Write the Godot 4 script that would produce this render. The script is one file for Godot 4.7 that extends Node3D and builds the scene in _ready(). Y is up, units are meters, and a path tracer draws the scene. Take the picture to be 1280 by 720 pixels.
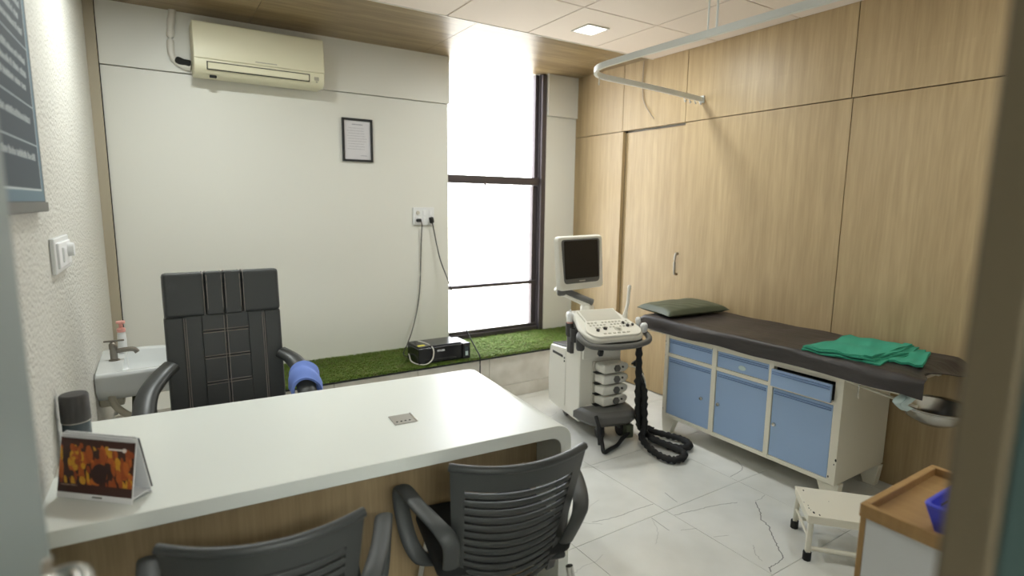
extends Node3D

# ------------------------------------------------------------------ mesh builder
class MB:
	var v := PackedVector3Array()
	var n := PackedVector3Array()
	var t := PackedVector2Array()
	var ix := PackedInt32Array()
	var xf := Transform3D.IDENTITY

	func at(x: Transform3D) -> MB:
		xf = x
		return self

	func vert(p: Vector3, nn: Vector3, uv = null) -> int:
		var q := xf * p
		var m := (xf.basis * nn).normalized()
		v.append(q)
		n.append(m)
		if uv == null:
			var a := m.abs()
			if a.y >= a.x and a.y >= a.z:
				t.append(Vector2(q.x, q.z))
			elif a.x >= a.z:
				t.append(Vector2(q.z, -q.y))
			else:
				t.append(Vector2(q.x, -q.y))
		else:
			t.append(uv)
		return v.size() - 1

	func tri(a: int, b: int, c: int) -> void:
		var g := (v[b] - v[a]).cross(v[c] - v[a])
		if g.length_squared() < 1e-18:
			return
		if g.dot(n[a] + n[b] + n[c]) > 0.0:
			ix.append_array([a, c, b])
		else:
			ix.append_array([a, b, c])

	func quad(a: int, b: int, c: int, d: int) -> void:
		tri(a, b, c)
		tri(a, c, d)

	# box with rounded edges of radius r (0: sharp)
	func box(c: Vector3, s: Vector3, r := 0.0, fine := false) -> MB:
		var h := s * 0.5
		r = minf(r, minf(h.x, minf(h.y, h.z)) * 0.999)
		for ax in 3:
			var a1 := (ax + 1) % 3
			var a2 := (ax + 2) % 3
			for sg in [-1.0, 1.0]:
				var l1 := [-h[a1], h[a1]]
				var l2 := [-h[a2], h[a2]]
				if r > 0.0:
					if fine:
						l1 = [-h[a1], -h[a1] + r * 0.35, -h[a1] + r, h[a1] - r, h[a1] - r * 0.35, h[a1]]
						l2 = [-h[a2], -h[a2] + r * 0.35, -h[a2] + r, h[a2] - r, h[a2] - r * 0.35, h[a2]]
					else:
						l1 = [-h[a1], -h[a1] + r, h[a1] - r, h[a1]]
						l2 = [-h[a2], -h[a2] + r, h[a2] - r, h[a2]]
				var base := v.size()
				for i in l1.size():
					for j in l2.size():
						var p := Vector3.ZERO
						p[ax] = sg * h[ax]
						p[a1] = l1[i]
						p[a2] = l2[j]
						var nn := Vector3.ZERO
						nn[ax] = sg
						if r > 0.0:
							var inner := p.clamp(-(h - Vector3(r, r, r)), h - Vector3(r, r, r))
							nn = (p - inner).normalized()
							p = inner + nn * r
						vert(c + p, nn)
				var w: int = l2.size()
				for i in l1.size() - 1:
					for j in w - 1:
						quad(base + i * w + j, base + (i + 1) * w + j, base + (i + 1) * w + j + 1, base + i * w + j + 1)
		return self

	# turned shape round the y axis; profile of (radius, height)
	func lathe(prof: Array, seg := 20, c := Vector3.ZERO, squash := Vector2.ONE) -> MB:
		for k in prof.size() - 1:
			var p0: Vector2 = prof[k]
			var p1: Vector2 = prof[k + 1]
			var d := (p1 - p0).normalized()
			var sn := Vector2(d.y, -d.x)
			var n0 := sn
			var n1 := sn
			if k > 0:
				var e: Vector2 = (p0 - prof[k - 1]).normalized()
				var en := Vector2(e.y, -e.x)
				if en.dot(sn) > 0.7:
					n0 = (en + sn).normalized()
			if k < prof.size() - 2:
				var e: Vector2 = (prof[k + 2] - p1).normalized()
				var en := Vector2(e.y, -e.x)
				if en.dot(sn) > 0.7:
					n1 = (en + sn).normalized()
			var base := v.size()
			for i in seg + 1:
				var a := TAU * i / seg
				var cs := Vector3(cos(a) * squash.x, 0, sin(a) * squash.y)
				var cn := Vector3(cos(a) / squash.x, 0, sin(a) / squash.y).normalized()
				vert(c + cs * p0.x + Vector3(0, p0.y, 0), cn * n0.x + Vector3(0, n0.y, 0))
				vert(c + cs * p1.x + Vector3(0, p1.y, 0), cn * n1.x + Vector3(0, n1.y, 0))
			for i in seg:
				quad(base + 2 * i, base + 2 * i + 1, base + 2 * i + 3, base + 2 * i + 2)
		return self

	# tube along points; radius may be a number or an array; flat squashes the section along its second axis
	func tube(pts: Array, r, seg := 8, flat := 1.0, closed := false, updir := Vector3.UP) -> MB:
		var m := pts.size()
		var base := v.size()
		for i in m:
			var p: Vector3 = pts[i]
			var a: Vector3 = pts[(i - 1 + m) % m] if (closed or i > 0) else pts[i]
			var b: Vector3 = pts[(i + 1) % m] if (closed or i < m - 1) else pts[i]
			var d := (b - a).normalized()
			var side := d.cross(updir)
			if side.length() < 0.05:
				side = d.cross(Vector3.RIGHT)
			side = side.normalized()
			var up := side.cross(d).normalized()
			var rr: float = r[i] if r is Array else r
			for j in seg:
				var an := TAU * j / seg
				var o := side * cos(an) + up * sin(an) * flat
				var nn := side * cos(an) + up * sin(an) / flat
				vert(p + o * rr, nn)
		var rings := m if closed else m - 1
		for i in rings:
			for j in seg:
				var i2 := (i + 1) % m
				var j2 := (j + 1) % seg
				quad(base + i * seg + j, base + i2 * seg + j, base + i2 * seg + j2, base + i * seg + j2)
		if not closed:
			for e in [0, m - 1]:
				var dd: Vector3 = (pts[0] - pts[1]).normalized() if e == 0 else (pts[m - 1] - pts[m - 2]).normalized()
				var cb := v.size()
				var cen: Vector3 = pts[e]
				for j in seg:
					var q: int = base + e * seg + j
					v.append(v[q])
					n.append((xf.basis * dd).normalized())
					t.append(t[q])
				var cc := vert(cen, dd)
				for j in seg:
					tri(cc, cb + j, cb + (j + 1) % seg)
		return self

	# polygon in xy pushed along z from -d/2 to d/2, edges chamfered by b
	func prism(poly: PackedVector2Array, d: float, b := 0.0) -> MB:
		var m := poly.size()
		if Geometry2D.is_polygon_clockwise(poly):
			var rv := poly.duplicate()
			rv.reverse()
			poly = rv
		var en := []
		for i in m:
			var e := (poly[(i + 1) % m] - poly[i]).normalized()
			en.append(Vector2(e.y, -e.x))
		var inset := PackedVector2Array()
		for i in m:
			var a: Vector2 = en[(i - 1 + m) % m]
			var c: Vector2 = en[i]
			var mid := (a + c).normalized()
			inset.append(poly[i] - mid * b / maxf(0.4, mid.dot(c)))
		for i in m:
			var j := (i + 1) % m
			var sn: Vector2 = en[i]
			var na := sn
			var nb := sn
			var pa: Vector2 = en[(i - 1 + m) % m]
			var pb: Vector2 = en[j]
			if pa.dot(sn) > 0.75:
				na = (pa + sn).normalized()
			if pb.dot(sn) > 0.75:
				nb = (pb + sn).normalized()
			var h := d * 0.5 - b
			var q := [vert(Vector3(poly[i].x, poly[i].y, -h), Vector3(na.x, na.y, 0)), vert(Vector3(poly[j].x, poly[j].y, -h), Vector3(nb.x, nb.y, 0)), vert(Vector3(poly[j].x, poly[j].y, h), Vector3(nb.x, nb.y, 0)), vert(Vector3(poly[i].x, poly[i].y, h), Vector3(na.x, na.y, 0))]
			quad(q[0], q[1], q[2], q[3])
			if b > 0.0:
				for s in [-1.0, 1.0]:
					var w := [vert(Vector3(poly[i].x, poly[i].y, s * h), Vector3(na.x, na.y, s * 0.3)), vert(Vector3(poly[j].x, poly[j].y, s * h), Vector3(nb.x, nb.y, s * 0.3)), vert(Vector3(inset[j].x, inset[j].y, s * d * 0.5), Vector3(nb.x * 0.3, nb.y * 0.3, s)), vert(Vector3(inset[i].x, inset[i].y, s * d * 0.5), Vector3(na.x * 0.3, na.y * 0.3, s))]
					quad(w[0], w[1], w[2], w[3])
		var tr := Geometry2D.triangulate_polygon(inset)
		if tr.is_empty():
			tr = Geometry2D.triangulate_polygon(poly)
		for s in [-1.0, 1.0]:
			var base := v.size()
			for p in inset:
				vert(Vector3(p.x, p.y, s * d * 0.5), Vector3(0, 0, s))
			for k in range(0, tr.size(), 3):
				tri(base + tr[k], base + tr[k + 1], base + tr[k + 2])
		return self

	# a thick sheet: f(u, v) is its front face, turned along its normal by thick
	func sheet(nu: int, nv: int, f: Callable, thick: float, flip := false) -> MB:
		var p := []
		for i in nu + 1:
			for j in nv + 1:
				p.append(f.call(float(i) / nu, float(j) / nv))
		var w := nv + 1
		var nn := []
		for i in nu + 1:
			for j in nv + 1:
				var du: Vector3 = p[mini(i + 1, nu) * w + j] - p[maxi(i - 1, 0) * w + j]
				var dv: Vector3 = p[i * w + mini(j + 1, nv)] - p[i * w + maxi(j - 1, 0)]
				var c := du.cross(dv).normalized()
				nn.append(-c if flip else c)
		var base := v.size()
		for k in p.size():
			vert(p[k], nn[k], Vector2(float(k / w) / nu, float(k % w) / nv))
		var back := v.size()
		for k in p.size():
			vert(p[k] - nn[k] * thick, -nn[k], Vector2(float(k / w) / nu, float(k % w) / nv))
		for i in nu:
			for j in nv:
				quad(base + i * w + j, base + (i + 1) * w + j, base + (i + 1) * w + j + 1, base + i * w + j + 1)
				quad(back + i * w + j, back + (i + 1) * w + j, back + (i + 1) * w + j + 1, back + i * w + j + 1)
		var rim := []
		for i in nu + 1:
			rim.append(i * w)
		for j in range(1, nv + 1):
			rim.append(nu * w + j)
		for i in range(nu - 1, -1, -1):
			rim.append(i * w + nv)
		for j in range(nv - 1, 0, -1):
			rim.append(j)
		for k in rim.size():
			var a: int = rim[k]
			var b: int = rim[(k + 1) % rim.size()]
			var e: Vector3 = p[b] - p[a]
			var mid: Vector3 = nn[a]
			var out := e.cross(mid).normalized()
			var cen: Vector3 = p[(nu / 2) * w + nv / 2]
			if out.dot(p[a] - cen) < 0.0:
				out = -out
			var q := [vert(p[a], out), vert(p[b], out), vert(p[b] - nn[b] * thick, out), vert(p[a] - nn[a] * thick, out)]
			quad(q[0], q[1], q[2], q[3])
		return self

	# flat rectangle with its own 0..1 texture coordinates
	func card(o: Vector3, ux: Vector3, uy: Vector3) -> MB:
		var nn := ux.cross(uy).normalized()
		var q := [vert(o, nn, Vector2(0, 1)), vert(o + ux, nn, Vector2(1, 1)), vert(o + ux + uy, nn, Vector2(1, 0)), vert(o + uy, nn, Vector2(0, 0))]
		quad(q[0], q[1], q[2], q[3])
		return self

	func mesh() -> ArrayMesh:
		var a := []
		a.resize(Mesh.ARRAY_MAX)
		a[Mesh.ARRAY_VERTEX] = v
		a[Mesh.ARRAY_NORMAL] = n
		a[Mesh.ARRAY_TEX_UV] = t
		a[Mesh.ARRAY_INDEX] = ix
		var m := ArrayMesh.new()
		m.add_surface_from_arrays(Mesh.PRIMITIVE_TRIANGLES, a)
		return m

# ------------------------------------------------------------------ helpers
var M := {}
var used := {}
var rng := RandomNumberGenerator.new()

func numbered(s: String) -> String:
	if not used.has(s):
		used[s] = 0
		return s
	used[s] += 1
	return "%s_%03d" % [s, used[s]]

func mb() -> MB:
	return MB.new()

func part(called: String, shape, m: Material, parent: Node, label := "") -> MeshInstance3D:
	var o := MeshInstance3D.new()
	o.name = called
	o.mesh = shape.mesh() if shape is MB else shape
	o.material_override = m
	parent.add_child(o, true)
	if label != "":
		o.set_meta("label", label)
	return o

func meta(o: Node, label: String, category := "", group := "", kind := "") -> void:
	if label != "":
		o.set_meta("label", label)
	if category != "":
		o.set_meta("category", category)
	if group != "":
		o.set_meta("group", group)
	if kind != "":
		o.set_meta("kind", kind)

func thing(called: String, label: String, category: String, pos := Vector3.ZERO, turn := 0.0, group := "") -> Node3D:
	var o := Node3D.new()
	o.name = numbered(called)
	add_child(o, true)
	o.position = pos
	o.rotation.y = turn
	meta(o, label, category, group)
	return o

func solo(called: String, shape, m: Material, label: String, category: String, group := "", pos := Vector3.ZERO) -> MeshInstance3D:
	var o := part(numbered(called), shape, m, self)
	o.position = pos
	meta(o, label, category, group)
	return o

func structure(called: String, label := "") -> Node3D:
	var o := Node3D.new()
	o.name = called
	add_child(o, true)
	meta(o, label, "", "", "structure")
	return o

func mat(c: Color, rough := 0.6, metal := 0.0) -> StandardMaterial3D:
	var m := StandardMaterial3D.new()
	m.albedo_color = c
	m.roughness = rough
	m.metallic = metal
	return m

func c8(r: float, g: float, b: float) -> Color:
	return Color(r / 255.0, g / 255.0, b / 255.0)

func T(p: Vector3, e := Vector3.ZERO) -> Transform3D:
	return Transform3D(Basis.from_euler(e * PI / 180.0), p)

func spline(pts: Array, per := 6, closed := false) -> Array:
	var out := []
	var m := pts.size()
	var last := m if closed else m - 1
	for i in last:
		var a: Vector3 = pts[(i - 1 + m) % m] if (closed or i > 0) else pts[0]
		var b: Vector3 = pts[i]
		var c: Vector3 = pts[(i + 1) % m]
		var d: Vector3 = pts[(i + 2) % m] if (closed or i < m - 2) else pts[m - 1]
		for k in per:
			out.append(b.cubic_interpolate(c, a, d, float(k) / per))
	if not closed:
		out.append(pts[m - 1])
	return out

func rounded(pts: Array, r, per := 5) -> PackedVector2Array:
	var out := PackedVector2Array()
	var m := pts.size()
	for i in m:
		var p: Vector2 = pts[i]
		var rr: float = r[i] if r is Array else r
		if rr <= 0.0:
			out.append(p)
			continue
		var a: Vector2 = (pts[(i - 1 + m) % m] - p).normalized()
		var b: Vector2 = (pts[(i + 1) % m] - p).normalized()
		rr = minf(rr, 0.48 * minf((pts[(i - 1 + m) % m] - p).length(), (pts[(i + 1) % m] - p).length()))
		var p0 := p + a * rr
		var p1 := p + b * rr
		for k in per + 1:
			var s := float(k) / per
			out.append(p0.lerp(p, s).lerp(p.lerp(p1, s), s))
	return out

func rect(x0: float, y0: float, x1: float, y1: float, r := 0.0) -> PackedVector2Array:
	return rounded([Vector2(x0, y0), Vector2(x1, y0), Vector2(x1, y1), Vector2(x0, y1)], r)

# ------------------------------------------------------------------ textures
func noise_bytes(w: int, h: int, w2: int, h2: int, freq: float, sd: int, oct := 4) -> PackedByteArray:
	var fn := FastNoiseLite.new()
	fn.seed = sd
	fn.noise_type = FastNoiseLite.TYPE_SIMPLEX_SMOOTH
	fn.frequency = freq
	fn.fractal_octaves = oct
	var im := fn.get_seamless_image(w2, h2)
	im.convert(Image.FORMAT_L8)
	im.resize(w, h, Image.INTERPOLATE_CUBIC)
	return im.get_data()

func ramp_image(w: int, h: int, layers: Array, weights: Array, lo: Color, hi: Color) -> Image:
	var out := PackedByteArray()
	out.resize(w * h * 3)
	var tot := 0.0
	for q in weights:
		tot += q
	for i in w * h:
		var s := 0.0
		for k in layers.size():
			s += layers[k][i] * weights[k]
		s = clampf((s / tot / 255.0 - 0.5) * 1.7 + 0.5, 0.0, 1.0)
		out[i * 3] = int(255.0 * lerpf(lo.r, hi.r, s))
		out[i * 3 + 1] = int(255.0 * lerpf(lo.g, hi.g, s))
		out[i * 3 + 2] = int(255.0 * lerpf(lo.b, hi.b, s))
	return Image.create_from_data(w, h, false, Image.FORMAT_RGB8, out)

func tex(im: Image) -> ImageTexture:
	im.generate_mipmaps()
	return ImageTexture.create_from_image(im)

func bump_tex(freq: float, sd: int, oct := 4, size := 512) -> ImageTexture:
	var fn := FastNoiseLite.new()
	fn.seed = sd
	fn.frequency = freq
	fn.fractal_octaves = oct
	var im := fn.get_seamless_image(size, size)
	im.convert(Image.FORMAT_L8)
	return ImageTexture.create_from_image(im)

func wood_image(sd: int, lo: Color, hi: Color, along_x := false) -> Image:
	var w := 512
	var h := 1024
	var a := noise_bytes(w, h, 512, 24, 0.03, sd, 4)
	var b := noise_bytes(w, h, 512, 64, 0.12, sd + 1, 3)
	var c := noise_bytes(w, h, 128, 64, 0.02, sd + 2, 3)
	var im := ramp_image(w, h, [a, b, c], [1.0, 0.8, 0.5], lo, hi)
	if along_x:
		im.rotate_90(CLOCKWISE)
	return im

func line_px(im: Image, a: Vector2, b: Vector2, c: Color, wide := 1) -> void:
	var st := int(a.distance_to(b)) + 1
	for k in st + 1:
		var p := a.lerp(b, float(k) / st)
		for q in wide:
			var x := int(p.x) + q
			var y := int(p.y)
			if x >= 0 and y >= 0 and x < im.get_width() and y < im.get_height():
				im.set_pixel(x, y, im.get_pixel(x, y).lerp(c, c.a))

const FX0 := -0.6
const FZ0 := -4.4
const FW := 4.2
const FH := 4.6

func vein(im: Image, pts: Array, c: Color, wob: float, wide := 1) -> void:
	var sx := im.get_width() / FW
	var prev := Vector2.ZERO
	for i in pts.size() - 1:
		var a := Vector2((pts[i][0] - FX0) * sx, (pts[i][1] - FZ0) * sx)
		var b := Vector2((pts[i + 1][0] - FX0) * sx, (pts[i + 1][1] - FZ0) * sx)
		var st := maxi(2, int(a.distance_to(b) / 5.0))
		var last := a if i == 0 else prev
		for k in range(1, st + 1):
			var p := a.lerp(b, float(k) / st) + Vector2(rng.randf_range(-wob, wob), rng.randf_range(-wob, wob))
			line_px(im, last, p, c, wide)
			last = p
		prev = last

func floor_image() -> Image:
	var w := 840
	var h := 920
	var a := noise_bytes(w, h, 420, 460, 0.012, 11, 4)
	var b := noise_bytes(w, h, 420, 460, 0.05, 12, 3)
	var im := ramp_image(w, h, [a, b], [1.0, 0.4], c8(211, 211, 205), c8(230, 230, 226))
	im.resize(w * 2, h * 2, Image.INTERPOLATE_CUBIC)
	rng.seed = 5
	var dark := Color(0.36, 0.36, 0.36, 0.75)
	var soft := Color(0.5, 0.5, 0.49, 0.5)
	vein(im, [[2.14, -1.78], [2.24, -1.76], [2.35, -1.74], [2.43, -1.72], [2.52, -1.69]], dark, 1.5)
	vein(im, [[2.61, -1.64], [2.54, -1.57], [2.48, -1.52], [2.45, -1.46], [2.39, -1.4], [2.33, -1.33], [2.28, -1.28], [2.16, -1.27], [2.14, -1.25]], dark, 2.0, 2)
	vein(im, [[1.74, -1.95], [1.87, -1.92], [2.0, -1.92], [2.13, -1.91]], dark, 1.5)
	vein(im, [[2.74, -1.89], [2.85, -1.9], [2.9, -1.92], [2.96, -2.01]], dark, 1.5)
	vein(im, [[2.15, -1.55], [2.22, -1.52]], soft, 1.0)
	vein(im, [[2.27, -1.96], [2.25, -1.86]], dark, 0.6)
	vein(im, [[2.02, -1.82], [2.01, -1.7]], dark, 0.6)
	vein(im, [[2.25, -1.41], [2.2, -1.36], [2.18, -1.32]], soft, 1.5)
	vein(im, [[2.72, -1.66], [2.66, -1.64], [2.62, -1.65]], soft, 1.5)
	vein(im, [[1.68, -1.98], [1.77, -1.91]], soft, 1.0)
	vein(im, [[2.06, -1.67], [2.14, -1.64]], soft, 1.0)
	vein(im, [[2.06, -2.42], [2.17, -2.39]], soft, 1.0)
	for k in 34:
		var p := [rng.randf_range(-0.3, 3.4), rng.randf_range(-3.7, -0.2)]
		var an := rng.randf_range(0, TAU)
		var pts := [p]
		for q in rng.randi_range(2, 5):
			an += rng.randf_range(-0.5, 0.5)
			p = [p[0] + cos(an) * 0.07, p[1] + sin(an) * 0.07]
			pts.append(p)
		vein(im, pts, Color(0.55, 0.55, 0.54, 0.35), 1.5)
	return im

func text_rows(im: Image, x0: int, x1: int, y: int, hgt: int, c: Color) -> void:
	var x := x0
	while x < x1:
		var w := rng.randi_range(hgt, hgt * 4)
		w = mini(w, x1 - x)
		var xx := x
		while xx < x + w:
			var gl := rng.randi_range(maxi(1, hgt / 3), maxi(2, hgt / 2))
			var top := y + rng.randi_range(0, maxi(1, hgt / 3))
			im.fill_rect(Rect2i(xx, top, gl, hgt - (top - y)), c)
			xx += gl + maxi(1, hgt / 5)
		x += w + maxi(2, hgt / 2)

func materials() -> void:
	var wall_bump := bump_tex(0.02, 3, 5)
	M.white_panel = mat(c8(226, 225, 218), 0.42)
	M.white_panel.heightmap_enabled = false
	M.plaster = mat(c8(210, 208, 201), 0.75)
	M.plaster.uv1_triplanar = true
	M.plaster.uv1_world_triplanar = true
	M.plaster.uv1_scale = Vector3(1.4, 1.4, 1.4)
	M.plaster.heightmap_enabled = true
	M.plaster.heightmap_texture = bump_tex(0.045, 8, 3, 768)
	M.plaster.heightmap_scale = 0.45
	M.core = mat(c8(200, 198, 190), 0.85)
	M.beige = mat(c8(172, 162, 142), 0.6)
	var wood := wood_image(20, c8(161, 138, 102), c8(185, 162, 124))
	M.wood = mat(Color.WHITE, 0.42)
	M.wood.albedo_texture = tex(wood)
	M.wood.uv1_scale = Vector3(0.85, 0.42, 1)
	M.desk_wood = mat(Color.WHITE, 0.5)
	M.desk_wood.albedo_texture = tex(wood_image(40, c8(142, 121, 89), c8(166, 144, 110)))
	M.desk_wood.uv1_scale = Vector3(1.3, 0.6, 1)
	M.strip_wood = mat(Color.WHITE, 0.36)
	M.strip_wood.albedo_texture = tex(wood_image(60, c8(108, 90, 62), c8(164, 143, 106), true))
	M.strip_wood.uv1_scale = Vector3(0.4, 0.9, 1)
	M.tray_wood = mat(Color.WHITE, 0.45)
	M.tray_wood.albedo_texture = tex(wood_image(80, c8(166, 130, 82), c8(184, 148, 98)))
	M.floor = mat(Color.WHITE, 0.16)
	M.floor.albedo_texture = tex(floor_image())
	M.grout = mat(c8(150, 149, 143), 0.8)
	M.ledge = mat(Color.WHITE, 0.25)
	M.ledge.albedo_texture = tex(ramp_image(256, 256, [noise_bytes(256, 256, 256, 256, 0.015, 31, 5)], [1.0], c8(204, 199, 188), c8(220, 216, 207)))
	M.ceil = mat(c8(234, 222, 211), 0.8)
	M.tbar = mat(c8(168, 154, 138), 0.5)
	M.trim_white = mat(c8(230, 226, 218), 0.4)
	M.corridor = mat(c8(206, 206, 198), 0.8)
	M.glass = mat(Color(0.95, 0.97, 0.97, 0.08), 0.03)
	M.glass.transparency = BaseMaterial3D.TRANSPARENCY_ALPHA
	M.anod = mat(c8(92, 86, 90), 0.35, 0.5)
	M.desk_white = mat(c8(232, 235, 230), 0.34)
	M.ac = mat(c8(228, 223, 196), 0.4)
	M.ac_dark = mat(c8(60, 58, 48), 0.6)
	M.black = mat(c8(26, 26, 27), 0.5)
	M.rubber = mat(c8(20, 20, 20), 0.7)
	M.leather = mat(c8(56, 58, 59), 0.38)
	M.leather.heightmap_enabled = true
	M.leather.heightmap_texture = bump_tex(0.09, 17, 3)
	M.leather.heightmap_scale = 0.06
	M.leather.uv1_scale = Vector3(6, 6, 6)
	M.stitch = mat(c8(132, 124, 120), 0.7)
	M.plastic = mat(c8(56, 58, 58), 0.4)
	M.plastic_arm = mat(c8(66, 68, 68), 0.5)
	M.fabric = mat(c8(24, 25, 26), 0.9)
	M.chrome = mat(c8(205, 203, 198), 0.18, 1.0)
	M.steel = mat(c8(196, 194, 188), 0.26, 1.0)
	M.tap = mat(c8(132, 126, 118), 0.3, 0.85)
	M.brushed = mat(c8(176, 172, 164), 0.38, 0.9)
	M.alu = mat(c8(222, 226, 224), 0.35, 0.1)
	M.cream = mat(c8(230, 225, 209), 0.45)
	M.blue = mat(c8(154, 180, 216), 0.45)
	M.blue_rib = mat(c8(116, 142, 184), 0.45)
	M.rexine = mat(c8(54, 49, 48), 0.42)
	M.rexine.heightmap_enabled = true
	M.rexine.heightmap_texture = bump_tex(0.012, 44, 4)
	M.rexine.heightmap_scale = 0.5
	M.olive = mat(c8(78, 84, 66), 0.5)
	M.olive_dark = mat(c8(62, 66, 44), 0.6)
	M.green_cloth = mat(c8(54, 152, 124), 0.9)
	M.towel = mat(c8(116, 140, 212), 0.95)
	M.towel.rim_enabled = true
	M.towel.rim = 0.4
	M.machine = mat(c8(228, 225, 215), 0.42)
	M.machine_grey = mat(c8(98, 97, 94), 0.5)
	M.dark_grey = mat(c8(62, 60, 60), 0.5)
	M.screen = mat(c8(34, 32, 33), 0.22)
	M.key = mat(c8(200, 196, 184), 0.5)
	M.ceramic = mat(c8(218, 221, 221), 0.1)
	M.pink = mat(c8(228, 164, 154), 0.45)
	M.paper = mat(c8(236, 236, 238), 0.7)
	M.cable_white = mat(c8(214, 212, 202), 0.5)
	M.basket = mat(c8(80, 88, 220), 0.4)
	M.teal = mat(c8(66, 86, 84), 0.6)
	M.door_grey = mat(c8(128, 140, 138), 0.5)
	M.jamb = mat(c8(98, 86, 66), 0.6)
	M.cup_white = mat(c8(228, 229, 230), 0.4)
	M.led = mat(Color.WHITE, 0.5)
	M.led.emission_enabled = true
	M.led.emission = Color(0.975, 1.0, 0.985)
	M.led.emission_energy_multiplier = 4.0
	M.grass = mat(Color.WHITE, 0.75)
	M.grass.vertex_color_use_as_albedo = true
	M.grass_mat = mat(c8(78, 104, 38), 0.95)
	M.rag = mat(c8(196, 214, 214), 0.8)
	M.gloss_black = mat(c8(28, 28, 30), 0.18)
	M.ink = mat(c8(66, 76, 82), 0.15)
	M.yellow = mat(c8(222, 208, 70), 0.6)
	M.pipe_grey = mat(c8(176, 170, 152), 0.5)

# ------------------------------------------------------------------ constants of the room
const XR := 3.44
const ZB := -4.27
const ZF := -0.155
const HC := 2.70

func _ready() -> void:
	rng.seed = 1
	# camera
	var cam := Camera3D.new()
	cam.name = "camera"
	add_child(cam)
	var lens := CameraAttributesPhysical.new()
	lens.frustum_focal_length = 12.0 / (360.0 / 701.49)
	lens.frustum_focus_distance = 2.7
	lens.frustum_near = 0.05
	lens.frustum_far = 200.0
	lens.exposure_aperture = 1.9
	cam.attributes = lens
	cam.fov = 54.333
	cam.transform = Transform3D(Basis(Vector3(0.842126, 0.011199, 0.539164), Vector3(0.06969, 0.989141, -0.129396), Vector3(-0.534759, 0.146542, 0.832201)), Vector3(0, 1.55, 0))
	cam.current = true
	# sky: bright haze outside the window
	var env := Environment.new()
	env.tonemap_mode = Environment.TONE_MAPPER_LINEAR
	env.tonemap_exposure = 1.07
	env.background_mode = Environment.BG_SKY
	env.sdfgi_enabled = true
	env.ssao_enabled = true
	env.ssil_enabled = true
	var sm := ProceduralSkyMaterial.new()
	sm.sky_top_color = Color(0.93, 0.96, 1.0)
	sm.sky_horizon_color = Color(1.0, 0.995, 0.98)
	sm.ground_horizon_color = Color(1.0, 0.99, 0.97)
	sm.ground_bottom_color = Color(0.92, 0.91, 0.88)
	sm.sun_angle_max = 0.0
	sm.sky_energy_multiplier = 1.0
	sm.ground_energy_multiplier = 1.0
	var sky := Sky.new()
	sky.sky_material = sm
	env.sky = sky
	env.background_energy_multiplier = 9.5
	var we := WorldEnvironment.new()
	we.name = "environment"
	we.environment = env
	add_child(we)
	materials()
	build_lights()
	build_shell()
	build_window()
	build_ledge()
	build_desk()
	build_exec_chair()
	build_visitor_chairs()
	build_couch()
	build_ultrasound()
	build_basin()
	build_wall_things()
	build_printer_and_cables()
	build_desk_things()
	build_side_cabinet()
	build_stool()
	build_rail()
	build_doorway()

# ------------------------------------------------------------------ lights
func lamp(called: String, label: String, x: float, z: float, y: float, energy: float, group: String, k := 1.0) -> void:
	var t := thing(called, label, "light", Vector3(x, y, z), 0.0, group)
	var fr := mb()
	for s in [-1, 1]:
		fr.box(Vector3(s * 0.084 * k, -0.004, 0), Vector3(0.012 * k, 0.008, 0.18 * k), 0.002)
		fr.box(Vector3(0, -0.004, s * 0.084 * k), Vector3(0.156 * k, 0.008, 0.012 * k), 0.002)
	part("frame", fr, M.trim_white, t)
	part("diffuser", mb().box(Vector3(0, -0.003, 0), Vector3(0.156 * k, 0.005, 0.156 * k)), M.led, t, "glowing white panel")
	var l := AreaLight3D.new()
	l.name = "glow"
	l.area_size = Vector2(0.15, 0.15) * k
	l.light_energy = energy
	l.light_color = Color(0.975, 1.0, 0.985)
	l.area_range = 12.0
	l.area_attenuation = 2.0
	l.shadow_enabled = true
	l.position = Vector3(0, -0.012, 0)
	l.rotation_degrees = Vector3(-90, 0, 0)
	t.add_child(l)

func build_lights() -> void:
	var e := 1.8
	lamp("ceiling_light", "small square glowing ceiling light above the window corner", 2.53, -3.02, HC, e, "square ceiling lights")
	lamp("ceiling_light", "square ceiling light in front of the air conditioner", 0.31, -3.02, HC, e, "square ceiling lights")
	lamp("ceiling_light", "square ceiling light over the white side cabinet", 2.53, -0.62, HC, e * 0.4, "square ceiling lights")
	lamp("corridor_light", "large square ceiling light in the hall, left of the doorway axis", -0.5, 2.3, HC, e * 2.8, "square hall lights", 3.3)
	lamp("corridor_light", "large square ceiling light in the hall, right of the doorway axis", 0.08, 2.3, HC, e * 2.8, "square hall lights", 3.3)

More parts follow.
